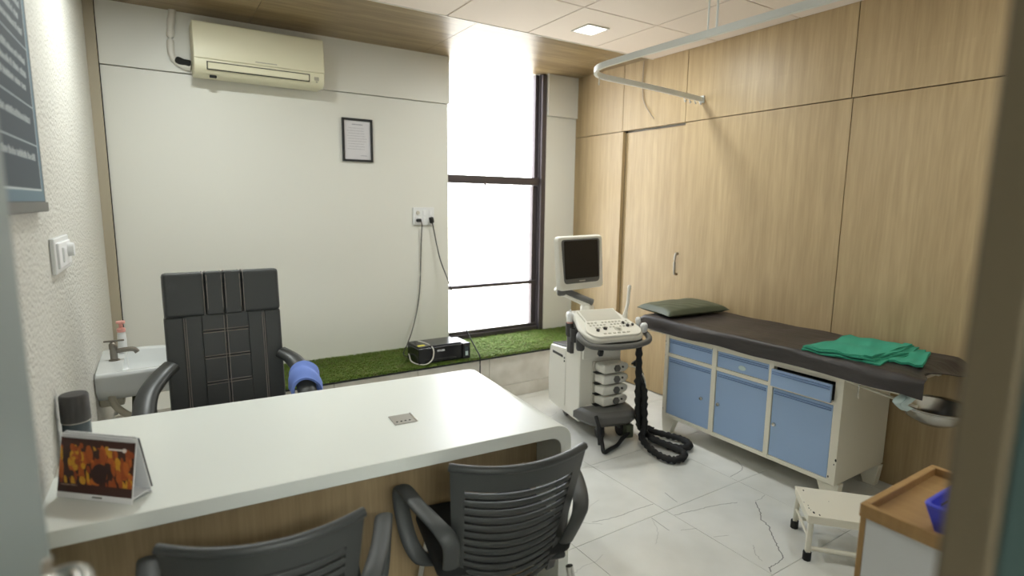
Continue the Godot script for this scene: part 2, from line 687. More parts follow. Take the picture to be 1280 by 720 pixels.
# ------------------------------------------------------------------ room shell
func build_shell() -> void:
	# floor: tiles of 0.595 m laid on a grout bed
	var fl := structure("floor", "glossy white marble floor tiles with thin grey veins")
	part("grout_bed", mb().box(Vector3(1.4, -0.062, -0.5), Vector3(4.7, 0.1, 8.0)), M.grout, fl)
	var s := 0.595
	var ix := -5
	while ix < 3:
		var iz := -4
		while iz < 9:
			var x0 := 2.135 + ix * s
			var x1 := x0 + s
			var z0 := -1.83 + iz * s
			var z1 := z0 + s
			x0 = maxf(x0, -0.79)
			x1 = minf(x1, XR + 0.03)
			z0 = maxf(z0, ZB)
			z1 = minf(z1, 3.3)
			if x1 - x0 > 0.02 and z1 - z0 > 0.02:
				var b := mb()
				b.box(Vector3((x0 + x1) / 2, -0.006, (z0 + z1) / 2), Vector3(x1 - x0 - 0.0022, 0.012, z1 - z0 - 0.0022), 0.0007)
				for k in b.v.size():
					b.t[k] = Vector2((b.v[k].x - FX0) / FW, (b.v[k].z - FZ0) / FH)
				part("tile", b, M.floor, fl)
			iz += 1
		ix += 1
	# left wall, running 1.15 degrees out of square
	var wl := structure("wall_left", "rough off-white plaster wall on the left")
	var ang := -atan(0.02)
	var b1 := mb().at(Transform3D(Basis(Vector3.UP, ang), Vector3(-0.29, 1.4, -1.88)))
	b1.box(Vector3(-0.06, 0, -0.30), Vector3(0.12, 2.8, 4.9))
	part("plaster", b1, M.plaster, wl)
	var tr := structure("trim_1", "tall beige corner strip beside the white wall")
	part("strip", mb().box(Vector3(-0.225, 1.37, ZB + 0.03), Vector3(0.066, 2.74, 0.05), 0.003), M.beige, tr)
	part("dark_joint", mb().box(Vector3(-0.1905, 1.37, ZB + 0.006), Vector3(0.006, 2.74, 0.012)), M.rubber, tr)
	# back wall: core boxes round the window opening and the white facing panels
	var wb := structure("wall_back", "smooth white panelled back wall")
	var core := mb()
	core.box(Vector3(0.8, 1.4, ZB - 0.125), Vector3(2.6, 2.8, 0.21))
	core.box(Vector3(3.35, 1.4, ZB - 0.125), Vector3(0.5, 2.8, 0.21))
	core.box(Vector3(2.6, 0.165, ZB - 0.125), Vector3(1.2, 0.33, 0.21))
	core.box(Vector3(2.6, 2.79, ZB - 0.125), Vector3(1.2, 0.1, 0.21))
	part("masonry", core, M.core, wb)
	part("panel", mb().box(Vector3((-0.188 + 2.103) / 2, (0.36 + 2.35) / 2, ZB - 0.01), Vector3(2.291, 1.99, 0.02), 0.002), M.white_panel, wb)
	part("panel", mb().box(Vector3((-0.188 + 2.109) / 2, (2.353 + 2.72) / 2, ZB + 0.004), Vector3(2.297, 0.367, 0.036), 0.002), M.white_panel, wb)
	part("panel", mb().box(Vector3((3.1 + XR) / 2, (0.36 + 2.35) / 2, ZB - 0.01), Vector3(XR - 3.1, 1.99, 0.02), 0.002), M.white_panel, wb)
	part("panel", mb().box(Vector3((3.1 + XR) / 2, (2.353 + 2.72) / 2, ZB + 0.004), Vector3(XR - 3.1, 0.367, 0.036), 0.002), M.white_panel, wb)
	# right wall: wood laminate panels with a recessed door
	var wr := structure("wall_right", "light wood laminate panelled wall with thin dark joints")
	part("masonry", mb().box(Vector3(XR + 0.12, 1.4, -2.1), Vector3(0.12, 2.8, 4.6)), M.core, wr)
	part("joint_backing", mb().box(Vector3(XR + 0.045, 1.4, -3.93), Vector3(0.02, 2.8, 0.6)), M.ac_dark, wr)
	part("joint_backing", mb().box(Vector3(XR + 0.045, 1.4, -1.56), Vector3(0.02, 2.8, 2.8)), M.ac_dark, wr)
	part("joint_backing", mb().box(Vector3(XR + 0.045, 2.46, -3.3), Vector3(0.02, 0.54, 0.7)), M.ac_dark, wr)
	for q in [[-4.28, -3.632, 0.0, 2.176], [-2.966, -1.763, 0.0, 2.176], [-1.76, -0.13, 0.0, 2.176], [-4.28, -3.644, 2.18, 2.74], [-3.641, -2.972, 2.18, 2.74], [-2.969, -1.773, 2.18, 2.74], [-1.77, -0.13, 2.18, 2.74]]:
		var pb := mb().box(Vector3(XR + 0.018, (q[2] + q[3]) / 2, (q[0] + q[1]) / 2), Vector3(0.036, q[3] - q[2] - 0.002, q[1] - q[0] - 0.002), 0.0008)
		part("panel", pb, M.wood, wr)
	var d1 := structure("door_1", "flush wood laminate door set back in the panelled wall")
	part("leaf", mb().box(Vector3(XR + 0.047, 1.085, -3.3), Vector3(0.026, 2.16, 0.655), 0.001), M.wood, d1)
	var hd := mb().tube(spline([Vector3(XR + 0.034, 1.185, -2.998), Vector3(XR + 0.004, 1.18, -2.998), Vector3(XR - 0.004, 1.105, -2.998), Vector3(XR + 0.004, 1.03, -2.998), Vector3(XR + 0.034, 1.025, -2.998)], 5), 0.010, 8)
	part("door_handle", hd, M.brushed, d1, "bow-shaped brushed metal handle")
	# ceiling: grid of tiles, then the dark wood strip along the window wall
	var ce := structure("ceiling", "beige grid ceiling with a glossy dark wood strip by the window wall")
	part("slab", mb().box(Vector3(1.4, 2.81, -0.5), Vector3(4.7, 0.1, 8.0)), M.core, ce)
	var cx := [-0.55, -0.17, 0.43, 1.03, 1.63, 2.23, 2.83, XR]
	var cz := [-3.32, -2.72, -2.12, -1.52, -0.92, -0.32, -0.13]
	for i in cx.size() - 1:
		for k in cz.size() - 1:
			part("ceiling_tile", mb().box(Vector3((cx[i] + cx[i + 1]) / 2, HC + 0.006, (cz[k] + cz[k + 1]) / 2), Vector3(cx[i + 1] - cx[i] - 0.009, 0.012, cz[k + 1] - cz[k] - 0.009), 0.001), M.ceil, ce)
	for i in range(1, cx.size() - 1):
		part("grid_bar", mb().box(Vector3(cx[i], HC + 0.011, -1.73), Vector3(0.022, 0.008, 3.2)), M.tbar, ce)
	for k in range(1, cz.size() - 1):
		part("grid_bar", mb().box(Vector3(1.44, HC + 0.0105, cz[k]), Vector3(4.0, 0.007, 0.022)), M.tbar, ce)
	part("edge_bead", mb().box(Vector3(1.44, HC + 0.004, -3.323), Vector3(4.0, 0.014, 0.010), 0.002), M.trim_white, ce)
	var sx := [-0.55, 0.64, 1.876, 3.109, XR + 0.03]
	for i in sx.size() - 1:
		part("wood_panel", mb().box(Vector3((sx[i] + sx[i + 1]) / 2, HC + 0.022, -3.84), Vector3(sx[i + 1] - sx[i] - 0.002, 0.012, 1.026), 0.0008), M.strip_wood, ce)
	# front wall with the doorway the photograph is taken from
	var wf := structure("wall_front", "front wall round the doorway")
	var f := mb()
	f.box(Vector3(-0.34, 1.4, ZF + 0.075), Vector3(0.28, 2.8, 0.15))
	f.box(Vector3((0.54 + 3.6) / 2, 1.4, ZF + 0.075), Vector3(3.06, 2.8, 0.15))
	f.box(Vector3(0.17, 2.45, ZF + 0.075), Vector3(0.74, 0.7, 0.15))
	part("masonry", f, M.plaster, wf)
	# corridor behind the camera
	var wc := structure("wall_corridor", "plain corridor walls behind the doorway")
	var c := mb()
	c.box(Vector3(1.4, 1.4, 3.36), Vector3(4.6, 2.8, 0.12))
	c.box(Vector3(-0.85, 1.4, 1.62), Vector3(0.12, 2.8, 3.4))
	c.box(Vector3(-0.62, 1.4, -0.08), Vector3(0.4, 2.8, 0.15))
	c.box(Vector3(3.6, 1.4, 1.62), Vector3(0.12, 2.8, 3.4))
	part("masonry", c, M.corridor, wc)
	part("corridor_ceiling", mb().box(Vector3(1.4, HC + 0.03, 1.68), Vector3(4.4, 0.06, 3.5)), M.ceil, wc)

# ------------------------------------------------------------------ window
func build_window() -> void:
	var w := structure("window_1", "tall window with dark metal frame and blown-out daylight")
	var z := -4.345
	part("stile", mb().box(Vector3(2.085, 1.53, z), Vector3(0.05, 2.36, 0.1), 0.003), M.anod, w)
	var rs := part("stile", mb().box(Vector3(3.078, 1.53, z + 0.01), Vector3(0.05, 2.36, 0.12), 0.003), M.anod, w)
	part("fin", mb().box(Vector3(3.048, 1.53, z + 0.035), Vector3(0.012, 2.36, 0.014), 0.002), M.anod, rs)
	part("fin", mb().box(Vector3(3.048, 1.53, z - 0.03), Vector3(0.012, 2.36, 0.014), 0.002), M.anod, rs)
	part("sash_stile", mb().box(Vector3(3.025, 1.06, z - 0.01), Vector3(0.055, 1.33, 0.05), 0.003), M.anod, w)
	part("sash_stile", mb().box(Vector3(3.032, 2.25, z - 0.01), Vector3(0.04, 0.92, 0.05), 0.003), M.anod, w)
	var tb := part("transom", mb().box(Vector3(2.58, 1.768, z), Vector3(0.94, 0.058, 0.09), 0.003), M.anod, w)
	part("fin", mb().box(Vector3(2.58, 1.733, z + 0.01), Vector3(0.94, 0.010, 0.06), 0.002), M.anod, tb)
	part("glazing_bar", mb().box(Vector3(2.57, 0.833, z + 0.005), Vector3(0.96, 0.03, 0.05), 0.003), M.anod, w)
	var br := part("bottom_rail", mb().box(Vector3(2.58, 0.385, z), Vector3(0.94, 0.05, 0.1), 0.003), M.anod, w)
	part("track", mb().box(Vector3(2.58, 0.424, z + 0.02), Vector3(0.94, 0.03, 0.02), 0.002), M.anod, br)
	part("latch", mb().box(Vector3(2.47, 1.722, z + 0.05), Vector3(0.012, 0.03, 0.012), 0.002), M.anod, w)
	for q in [[1.797, 2.74], [0.848, 1.73], [0.43, 0.82]]:
		part("pane", mb().box(Vector3(2.56, (q[0] + q[1]) / 2, z - 0.015), Vector3(0.92, q[1] - q[0], 0.006)), M.glass, w)

# ------------------------------------------------------------------ ledge with turf
func build_ledge() -> void:
	var l := structure("window_ledge", "low ledge clad in pale stone under the window")
	part("core", mb().box(Vector3(1.6, 0.175, -4.03), Vector3(3.66, 0.35, 0.62)), M.core, l)
	var x := -0.245
	while x < XR - 0.05:
		var x1 := minf(x + 0.605, XR)
		part("facing_tile", mb().box(Vector3((x + x1) / 2, 0.235, -3.71), Vector3(x1 - x - 0.002, 0.252, 0.02), 0.001), M.ledge, l)
		part("skirting_tile", mb().box(Vector3((x + x1) / 2, 0.054, -3.708), Vector3(x1 - x - 0.002, 0.104, 0.028), 0.001), M.ledge, l)
		x = x1
	var g := thing("artificial_turf", "strip of green artificial turf on the ledge under the window", "artificial grass", Vector3(0, 0.351, 0))
	part("backing", mb().box(Vector3(1.91, 0.005, -4.0), Vector3(3.03, 0.01, 0.625)), M.grass_mat, g)
	part("edge", mb().box(Vector3(1.91, 0.004, -3.688), Vector3(3.03, 0.012, 0.006)), M.rubber, g)
	var cl := mb()
	rng.seed = 77
	for k in 6:
		var a := rng.randf_range(0, TAU)
		var o := Vector3(rng.randf_range(-0.012, 0.012), 0, rng.randf_range(-0.012, 0.012))
		var d := Vector3(cos(a), 0, sin(a))
		var sd := Vector3(-d.z, 0, d.x) * 0.0022
		var h := rng.randf_range(0.012, 0.02)
		var up := Vector3(d.x, 0.8, d.z).normalized()
		var q := [cl.vert(o - sd, up), cl.vert(o + sd, up), cl.vert(o + d * 0.004 + Vector3(0, h * 0.7, 0) + sd * 0.8, up), cl.vert(o + d * 0.004 + Vector3(0, h * 0.7, 0) - sd * 0.8, up), cl.vert(o + d * 0.013 + Vector3(0, h, 0), up)]
		cl.quad(q[0], q[1], q[2], q[3])
		cl.tri(q[3], q[2], q[4])
	var mm := MultiMesh.new()
	mm.transform_format = MultiMesh.TRANSFORM_3D
	mm.use_colors = true
	mm.mesh = cl.mesh()
	mm.instance_count = 17000
	for i in mm.instance_count:
		var p := Vector3(rng.randf_range(0.41, 3.42), 0.009, rng.randf_range(-4.30, -3.695))
		mm.set_instance_transform(i, Transform3D(Basis(Vector3.UP, rng.randf_range(0, TAU)).scaled(Vector3.ONE * rng.randf_range(0.8, 1.3)), p))
		var r := rng.randf()
		var col := Color(0.15, 0.27, 0.03).lerp(Color(0.32, 0.44, 0.08), r)
		if rng.randf() < 0.12:
			col = Color(0.3, 0.3, 0.1)
		mm.set_instance_color(i, col)
	var o := MultiMeshInstance3D.new()
	o.name = "blades"
	o.multimesh = mm
	o.material_override = M.grass
	o.set_meta("kind", "stuff")
	g.add_child(o, true)

# ------------------------------------------------------------------ desk
func build_desk() -> void:
	var t := thing("desk", "white waterfall-edge office desk with a wood front panel", "desk", Vector3(1.33, 0, -2.35), deg_to_rad(-4.3))
	var k := 0.046
	var poly := rounded([Vector2(-1.6, 0.75), Vector2(0, 0.75), Vector2(0, 0), Vector2(-k, 0), Vector2(-k, 0.75 - k), Vector2(-1.6, 0.75 - k)], [0.0, 0.075, 0.0, 0.0, 0.05, 0.0], 8)
	part("worktop", mb().at(T(Vector3(0, 0, 0.4))).prism(poly, 0.8, 0.002), M.desk_white, t)
	part("front_panel", mb().box(Vector3(-0.823, 0.352, 0.62), Vector3(1.55, 0.702, 0.02), 0.001), M.desk_wood, t, "light wood front panel")
	part("pedestal", mb().box(Vector3(-1.43, 0.352, 0.42), Vector3(0.32, 0.70, 0.34), 0.002), M.desk_wood, t)
	var s := part("power_outlet", mb().box(Vector3(-0.55, 0.7515, 0.485), Vector3(0.084, 0.003, 0.09), 0.001), M.brushed, t, "small square metal outlet cover")
	part("flap_edge", mb().box(Vector3(-0.508, 0.7525, 0.485), Vector3(0.006, 0.005, 0.09), 0.001), M.chrome, s)
	for i in 4:
		part("hole", mb().lathe([Vector2(0.004, 0), Vector2(0.004, 0.001), Vector2(0, 0.001)], 8, Vector3(-0.578 + i * 0.016, 0.753, 0.508)), M.rubber, s)

# ------------------------------------------------------------------ office chair
func build_exec_chair() -> void:
	var t := thing("office_chair", "high-backed black leather office chair behind the desk", "chair", Vector3(0.262, 0, -2.62), 0.02)
	var bx := T(Vector3(0, 0.50, -0.165), Vector3(-5, 0, 0))
	# local frame of the back: y up along it, z towards the sitter
	part("backrest", mb().at(bx).box(Vector3(0, 0.365, -0.045), Vector3(0.47, 0.75, 0.08), 0.03, true), M.leather, t)
	for s in [-1, 1]:
		part("side_bolster", mb().at(bx).box(Vector3(s * 0.2, 0.272, -0.02), Vector3(0.076, 0.555, 0.074), 0.012, true), M.leather, t)
		part("side_pad", mb().at(bx).box(Vector3(s * 0.129, 0.272, -0.02), Vector3(0.0705, 0.555, 0.07), 0.005, true), M.leather, t)
		for dx in [-0.004, 0.004]:
			part("stitching", mb().at(bx).tube([Vector3(s * 0.160 + dx, 0.02, 0.0152), Vector3(s * 0.160 + dx, 0.54, 0.0152)], 0.0023, 5), M.stitch, t)
	for r in 5:
		for s in [-1, 1]:
			part("centre_pad", mb().at(bx).box(Vector3(s * 0.0475, 0.06 + r * 0.118, -0.018), Vector3(0.095, 0.118, 0.070), 0.004, true), M.leather, t)
	for r in range(1, 5):
		for dy in [-0.006, 0.006]:
			part("stitching", mb().at(bx).tube([Vector3(-0.092, r * 0.118 + 0.001 + dy, 0.0172), Vector3(0.092, r * 0.118 + 0.001 + dy, 0.0172)], 0.0023, 5), M.stitch, t)
	for dx in [-0.006, 0.006]:
		part("stitching", mb().at(bx).tube([Vector3(dx, 0.02, 0.0172), Vector3(dx, 0.54, 0.0172)], 0.0023, 5), M.stitch, t)
	# headrest, four padded sections
	var hr := part("headrest", mb().at(bx).box(Vector3(0, 0.642, -0.03), Vector3(0.472, 0.19, 0.1), 0.035, true), M.leather, t)
	for q in [[-0.155, 0.161], [-0.0372, 0.0735], [0.0372, 0.0735], [0.155, 0.161]]:
		part("head_pad", mb().at(bx).box(Vector3(q[0], 0.644, -0.013), Vector3(q[1], 0.196, 0.1), 0.010 if absf(q[0]) < 0.1 else 0.016, true), M.leather, hr)
	for x in [-0.074, 0.0, 0.074]:
		for dx in [-0.007, 0.007]:
			part("stitching", mb().at(bx).tube(spline([Vector3(x + dx, 0.55, 0.033), Vector3(x + dx, 0.64, 0.0368), Vector3(x + dx, 0.722, 0.0355), Vector3(x + dx, 0.739, 0.02), Vector3(x + dx, 0.742, -0.03)], 4), 0.0023, 5), M.stitch, hr)
	part("seat", mb().box(Vector3(0, 0.475, 0.06), Vector3(0.5, 0.11, 0.5), 0.05, true), M.leather, t)
	for s in [-1.0, 1.0]:
		var ox := -0.05 if s > 0.0 else -0.01
		var path := spline([Vector3(s * 0.225, 0.84, -0.17), Vector3(s * 0.27, 0.81, -0.12), Vector3(s * 0.315 + ox * 0.6, 0.765, -0.02), Vector3(s * 0.33 + ox, 0.69, 0.10), Vector3(s * 0.325 + ox, 0.60, 0.15), Vector3(s * 0.29 + ox, 0.49, 0.10), Vector3(s * 0.22, 0.44, 0.04)], 6)
		var rr := []
		for i in path.size():
			rr.append(0.042 if i < path.size() * 0.6 else 0.03)
		part("armrest", mb().tube(path, rr, 12, 0.62), M.plastic, t)
	part("gas_lift", mb().lathe([Vector2(0.028, 0.12), Vector2(0.028, 0.42), Vector2(0.06, 0.43), Vector2(0.06, 0.445)], 14), M.rubber, t)
	for i in 5:
		var a := TAU * i / 5.0 + 0.3
		var d := Vector3(cos(a), 0, sin(a))
		var leg := part("leg", mb().tube([Vector3(0, 0.13, 0), d * 0.16 + Vector3(0, 0.11, 0), d * 0.28 + Vector3(0, 0.075, 0)], [0.028, 0.022, 0.018], 8), M.rubber, t)
		part("caster", mb().at(Transform3D(Basis(Vector3.UP, -a), d * 0.29 + Vector3(0, 0.03, 0))).at(Transform3D(Basis(Vector3.UP, -a) * Basis(Vector3.RIGHT, PI / 2), d * 0.285 + Vector3(0, 0.0295, 0))).lathe([Vector2(0, -0.02), Vector2(0.024, -0.02), Vector2(0.029, -0.014), Vector2(0.029, 0.014), Vector2(0.024, 0.02), Vector2(0, 0.02)], 14), M.rubber, leg)
	# towel over the right arm
	var f := func(u: float, v: float) -> Vector3:
		var a := lerpf(-0.9, PI + 0.7, u)
		var ce := Vector3(0.284, 0.768, -0.01).lerp(Vector3(0.28, 0.712, 0.075), v)
		var r := 0.056 + 0.005 * sin(v * 9.0 + u * 5.0) + 0.003 * sin(u * 13.0)
		var c := cos(a)
		var yy := sin(a) * r * 0.9
		if a < 0.0 or a > PI:
			c = signf(c) * (1.0 - 0.12 * absf(sin(a)))
			yy = sin(a) * 0.055
		return ce + Vector3(c * r, yy, 0)
	var tw := solo("towel", mb().sheet(30, 12, f, 0.012, true), M.towel, "blue towel draped over the arm of the black leather chair", "towel")
	tw.position = t.position
	tw.rotation = t.rotation

# ------------------------------------------------------------------ visitor chairs
func back_point(x: float, y: float) -> Vector3:
	# surface of the plastic back in chair space: x across, y height above the floor; z points to the rear
	var h := (y - 0.44) / 0.40
	var half := 0.182 + 0.033 * h
	var u := x / half
	return Vector3(x, y + 0.012 * u * u * h, 0.145 + 0.13 * h - 0.055 * u * u * (0.6 + 0.4 * h))

func chair_prototype() -> Node3D:
	var t := Node3D.new()
	var top := 0.808
	var half := func(y: float) -> float: return 0.182 + 0.035 * (y - 0.44) / 0.40
	for s in [-1.0, 1.0]:
		var f := func(u: float, v: float) -> Vector3:
			var y := lerpf(0.355, top, v)
			var hw: float = half.call(y)
			return back_point(s * lerpf(hw * 0.82, hw, u), y)
		part("back_rail", mb().sheet(4, 14, f, 0.020, s < 0), M.plastic, t)
	var ft := func(u: float, v: float) -> Vector3:
		var hw: float = half.call(0.77)
		var x := lerpf(-hw, hw, u)
		var uu := x / hw
		var y0 := 0.738 + 0.004 * uu * uu
		var y := lerpf(y0, top, v)
		var hh: float = half.call(y)
		return back_point(uu * hh, y)
	part("top_band", mb().sheet(18, 5, ft, 0.022), M.plastic, t)
	var lip := []
	for i in 19:
		var uu := lerpf(-1, 1, i / 18.0)
		var q := back_point(uu * float(half.call(top)), top)
		lip.append(q + Vector3(0, 0.003, -0.009))
	part("top_lip", mb().tube(lip, 0.0125, 8), M.plastic, t)
	# horizontal slats with narrow slots; the lower slots sag in the middle
	var n := 13
	for k in n:
		var sag0 := lerpf(0.085, 0.008, float(k) / n)
		var sag1 := lerpf(0.085, 0.008, float(k + 1) / n)
		var fs := func(u: float, v: float) -> Vector3:
			var uu := lerpf(-0.84, 0.84, u)
			var c := 1.0 - (uu / 0.84) * (uu / 0.84)
			var ya := lerpf(0.375, 0.742, float(k) / n) - sag0 * c * 0.6
			var yb := lerpf(0.375, 0.742, float(k + 1) / n) - sag1 * c * 0.6 - 0.0085
			var y := lerpf(ya, yb, v)
			var hw: float = half.call(maxf(y, 0.33))
			var p := back_point(uu * hw, y)
			p.z -= 0.004 - 0.004 * sin(v * PI)
			return p
		part("slat", mb().sheet(14, 4, fs, 0.004), M.plastic, t)
	part("back_support", mb().tube(spline([Vector3(0, 0.42, 0.115), Vector3(0, 0.385, 0.09), Vector3(0, 0.375, 0.04), Vector3(0, 0.375, -0.02)], 5), 0.03, 10, 0.5), M.plastic, t)
	part("seat", mb().box(Vector3(0, 0.445, -0.055), Vector3(0.46, 0.075, 0.36), 0.034, true), M.fabric, t)
	part("seat_shell", mb().box(Vector3(0, 0.40, -0.055), Vector3(0.42, 0.025, 0.33), 0.01), M.plastic, t)
	for s in [-1.0, 1.0]:
		var path := spline([Vector3(s * 0.192, 0.47, 0.135), Vector3(s * 0.205, 0.575, 0.185), Vector3(s * 0.232, 0.618, 0.155), Vector3(s * 0.27, 0.635, 0.05), Vector3(s * 0.292, 0.642, -0.05), Vector3(s * 0.30, 0.625, -0.095), Vector3(s * 0.297, 0.56, -0.105), Vector3(s * 0.28, 0.46, -0.07), Vector3(s * 0.25, 0.41, -0.03), Vector3(s * 0.20, 0.405, 0.0)], 5)
		part("armrest", mb().tube(path, 0.0105, 12, 2.5, false, Vector3.RIGHT), M.plastic_arm, t)
	for s in [-1.0, 1.0]:
		part("leg", mb().tube(spline([Vector3(s * 0.20, 0.39, -0.16), Vector3(s * 0.225, 0.2, -0.19), Vector3(s * 0.235, 0.012, -0.21)], 4), 0.0125, 10), M.chrome, t)
		part("leg", mb().tube(spline([Vector3(s * 0.20, 0.39, 0.15), Vector3(s * 0.225, 0.2, 0.19), Vector3(s * 0.235, 0.012, 0.22)], 4), 0.0125, 10), M.chrome, t)
	return t

func build_visitor_chairs() -> void:
	var proto := chair_prototype()
	var spots := [[Vector3(0.905, 0, -1.49), -11.5, "black plastic visitor chair with slotted back nearest the marble floor"], [Vector3(0.212, 0, -1.475), -11.5, "black plastic visitor chair at the bottom edge, nearest the desk calendar"]]
	for i in 2:
		var o: Node3D = proto if i == 0 else proto.duplicate()
		o.name = numbered("visitor_chair")
		add_child(o, true)
		o.position = spots[i][0]
		o.rotation_degrees.y = spots[i][1]
		meta(o, spots[i][2], "chair", "visitor chairs in front of the desk")

# ------------------------------------------------------------------ examination couch
func build_couch() -> void:
	var t := thing("examination_couch", "cream metal examination couch with blue drawers and doors", "examination couch", Vector3.ZERO)
	var x0 := 2.9
	var x1 := 3.42
	var body := mb()
	body.box(Vector3(x0 + 0.0175, 0.405, -2.556), Vector3(0.035, 0.57, 0.03), 0.002)
	body.box(Vector3(x0 + 0.0175, 0.405, -1.415), Vector3(0.035, 0.57, 0.042), 0.002)
	body.box(Vector3(x0 + 0.0175, 0.405, -2.172), Vector3(0.035, 0.57, 0.034), 0.002)
	body.box(Vector3(x0 + 0.0175, 0.405, -1.79), Vector3(0.035, 0.57, 0.03), 0.002)
	for y in [0.13, 0.557, 0.682]:
		body.box(Vector3(x0 + 0.019, y, -1.985), Vector3(0.034, 0.024, 1.13), 0.002)
	part("front_frame", body, M.cream, t)
	part("side_panel", mb().box(Vector3((x0 + x1) / 2 + 0.015, 0.405, -2.565), Vector3(x1 - x0 - 0.03, 0.57, 0.012), 0.002), M.cream, t)
	part("side_panel", mb().box(Vector3((x0 + x1) / 2 + 0.015, 0.405, -1.40), Vector3(x1 - x0 - 0.03, 0.57, 0.012), 0.002), M.cream, t)
	part("back_panel", mb().box(Vector3(x1 - 0.006, 0.405, -1.985), Vector3(0.012, 0.57, 1.15)), M.cream, t)
	part("bottom_panel", mb().box(Vector3((x0 + x1) / 2 + 0.01, 0.124, -1.985), Vector3(x1 - x0 - 0.03, 0.01, 1.15)), M.cream, t)
	# legs: folded sheet, tapering
	for q in [[x0 + 0.045, -2.545, 1.0], [x0 + 0.045, -1.425, -1.0], [x1 - 0.05, -2.545, 1.0], [x1 - 0.05, -1.425, -1.0]]:
		var pl := PackedVector2Array([Vector2(-0.045, 0.122), Vector2(0.075, 0.122), Vector2(0.03, 0.0), Vector2(-0.03, 0.0)])
		if q[2] < 0.0:
			pl = PackedVector2Array([Vector2(0.045, 0.122), Vector2(-0.075, 0.122), Vector2(-0.03, 0.0), Vector2(0.03, 0.0)])
		part("leg", mb().at(Transform3D(Basis(Vector3.UP, -PI / 2), Vector3(q[0], 0, q[1]))).prism(pl, 0.05, 0.002), M.cream, t)
	# chipped enamel on the front frame
	for q in [[0.26, -1.398, 0.010], [0.235, -1.405, 0.006], [0.645, -2.566, 0.007], [0.622, -2.563, 0.005], [0.17, -2.564, 0.006], [0.16, -1.428, 0.008], [0.675, -2.19, 0.005], [0.55, -2.565, 0.004]]:
		part("paint_chip", mb().at(Transform3D(Basis(Vector3.BACK, PI / 2), Vector3(x0 + 0.0003, q[0], q[1]))).lathe([Vector2(q[2], 0.0), Vector2(q[2] * 0.7, 0.0008), Vector2(0, 0.0008)], 7, Vector3.ZERO, Vector2(1.0, 0.5)), M.rubber, t)
	# bed frame
	var fr := mb()
	fr.box(Vector3(2.90, 0.71, -1.945), Vector3(0.03, 0.034, 1.61), 0.003)
	fr.box(Vector3(3.41, 0.71, -1.96), Vector3(0.03, 0.034, 1.58), 0.003)
	for z in [-2.735, -1.4, -1.2]:
		fr.box(Vector3(3.155, 0.71, z), Vector3(0.49, 0.034, 0.03), 0.003)
	part("bed_frame", fr, M.cream, t)
	part("bed_plate", mb().box(Vector3(3.155, 0.729, -1.99), Vector3(0.50, 0.005, 1.5)), M.cream, t)
	# doors and drawers
	var bays := [[-2.541, -2.189], [-2.155, -1.805], [-1.775, -1.436]]
	for i in 3:
		var za: float = bays[i][0]
		var zb: float = bays[i][1]
		var out := 0.035 if i == 2 else 0.0
		var dy := -0.009 if i == 2 else 0.0
		var dr := part("drawer", mb().box(Vector3(x0 + 0.012 - out, 0.62 + dy, (za + zb) / 2), Vector3(0.014, 0.098, zb - za - 0.006), 0.002), M.blue, t)
		part("rib", mb().box(Vector3(x0 + 0.004 - out, 0.655 + dy, (za + zb) / 2), Vector3(0.008, 0.006, zb - za - 0.02), 0.002), M.blue_rib, dr)
		part("rib", mb().box(Vector3(x0 + 0.004 - out, 0.643 + dy, (za + zb) / 2), Vector3(0.008, 0.006, zb - za - 0.02), 0.002), M.blue_rib, dr)
		part("drawer_box", mb().box(Vector3(x0 + 0.12 - out, 0.615 + dy, (za + zb) / 2), Vector3(0.20, 0.08, zb - za - 0.02)), M.dark_grey, dr)
		if i == 1:
			part("badge", mb().at(Transform3D(Basis(Vector3.FORWARD, PI / 2) , Vector3(x0 + 0.006, 0.604, -1.978))).lathe([Vector2(0.026, 0), Vector2(0.024, 0.003), Vector2(0, 0.003)], 20, Vector3.ZERO, Vector2(0.55, 1.0)).at(Transform3D(Basis(Vector3.FORWARD, -PI / 2), Vector3(x0 + 0.006, 0.604, -1.978))).lathe([Vector2(0.026, 0), Vector2(0.024, 0.003), Vector2(0, 0.003)], 20, Vector3.ZERO, Vector2(0.6, 1.0)), M.rag, dr, "oval metal badge")
		var dz := part("cupboard_door", mb().box(Vector3(x0 + 0.012, 0.344, (za + zb) / 2), Vector3(0.014, 0.398, zb - za - 0.006), 0.002), M.blue, t)
		part("rib", mb().box(Vector3(x0 + 0.004, 0.525, (za + zb) / 2), Vector3(0.008, 0.006, zb - za - 0.02), 0.002), M.blue_rib, dz)
		part("rib", mb().box(Vector3(x0 + 0.004, 0.513, (za + zb) / 2), Vector3(0.008, 0.006, zb - za - 0.02), 0.002), M.blue_rib, dz)
		var kz: float = [-2.255, -2.127, -1.75][i]
		part("lock_knob", mb().at(Transform3D(Basis(Vector3.BACK, PI / 2), Vector3(x0 + 0.005, 0.333, kz))).lathe([Vector2(0.012, 0), Vector2(0.012, 0.008), Vector2(0.009, 0.012), Vector2(0.0, 0.013)], 12), M.chrome, dz)
	# bowl bracket under the tail end
	part("bowl_bracket", mb().tube(spline([Vector3(2.93, 0.685, -1.42), Vector3(2.93, 0.672, -1.3), Vector3(2.945, 0.655, -1.2), Vector3(2.98, 0.632, -1.13), Vector3(2.99, 0.628, -1.10)], 5), 0.012, 8, 0.5), M.cream, t)
	var ring := []
	for i in 28:
		var a := TAU * i / 28.0
		ring.append(Vector3(3.10 + cos(a) * 0.15, 0.617, -1.065 + sin(a) * 0.15))
	part("bowl_ring", mb().tube(ring, 0.006, 6, 1.0, true), M.steel, t)
	part("hook", mb().tube(spline([Vector3(2.915, 0.69, -1.33), Vector3(2.915, 0.66, -1.33), Vector3(2.915, 0.63, -1.33), Vector3(2.922, 0.612, -1.33)], 4), 0.004, 6), M.steel, t)
	var rg := mb()
	rng.seed = 9
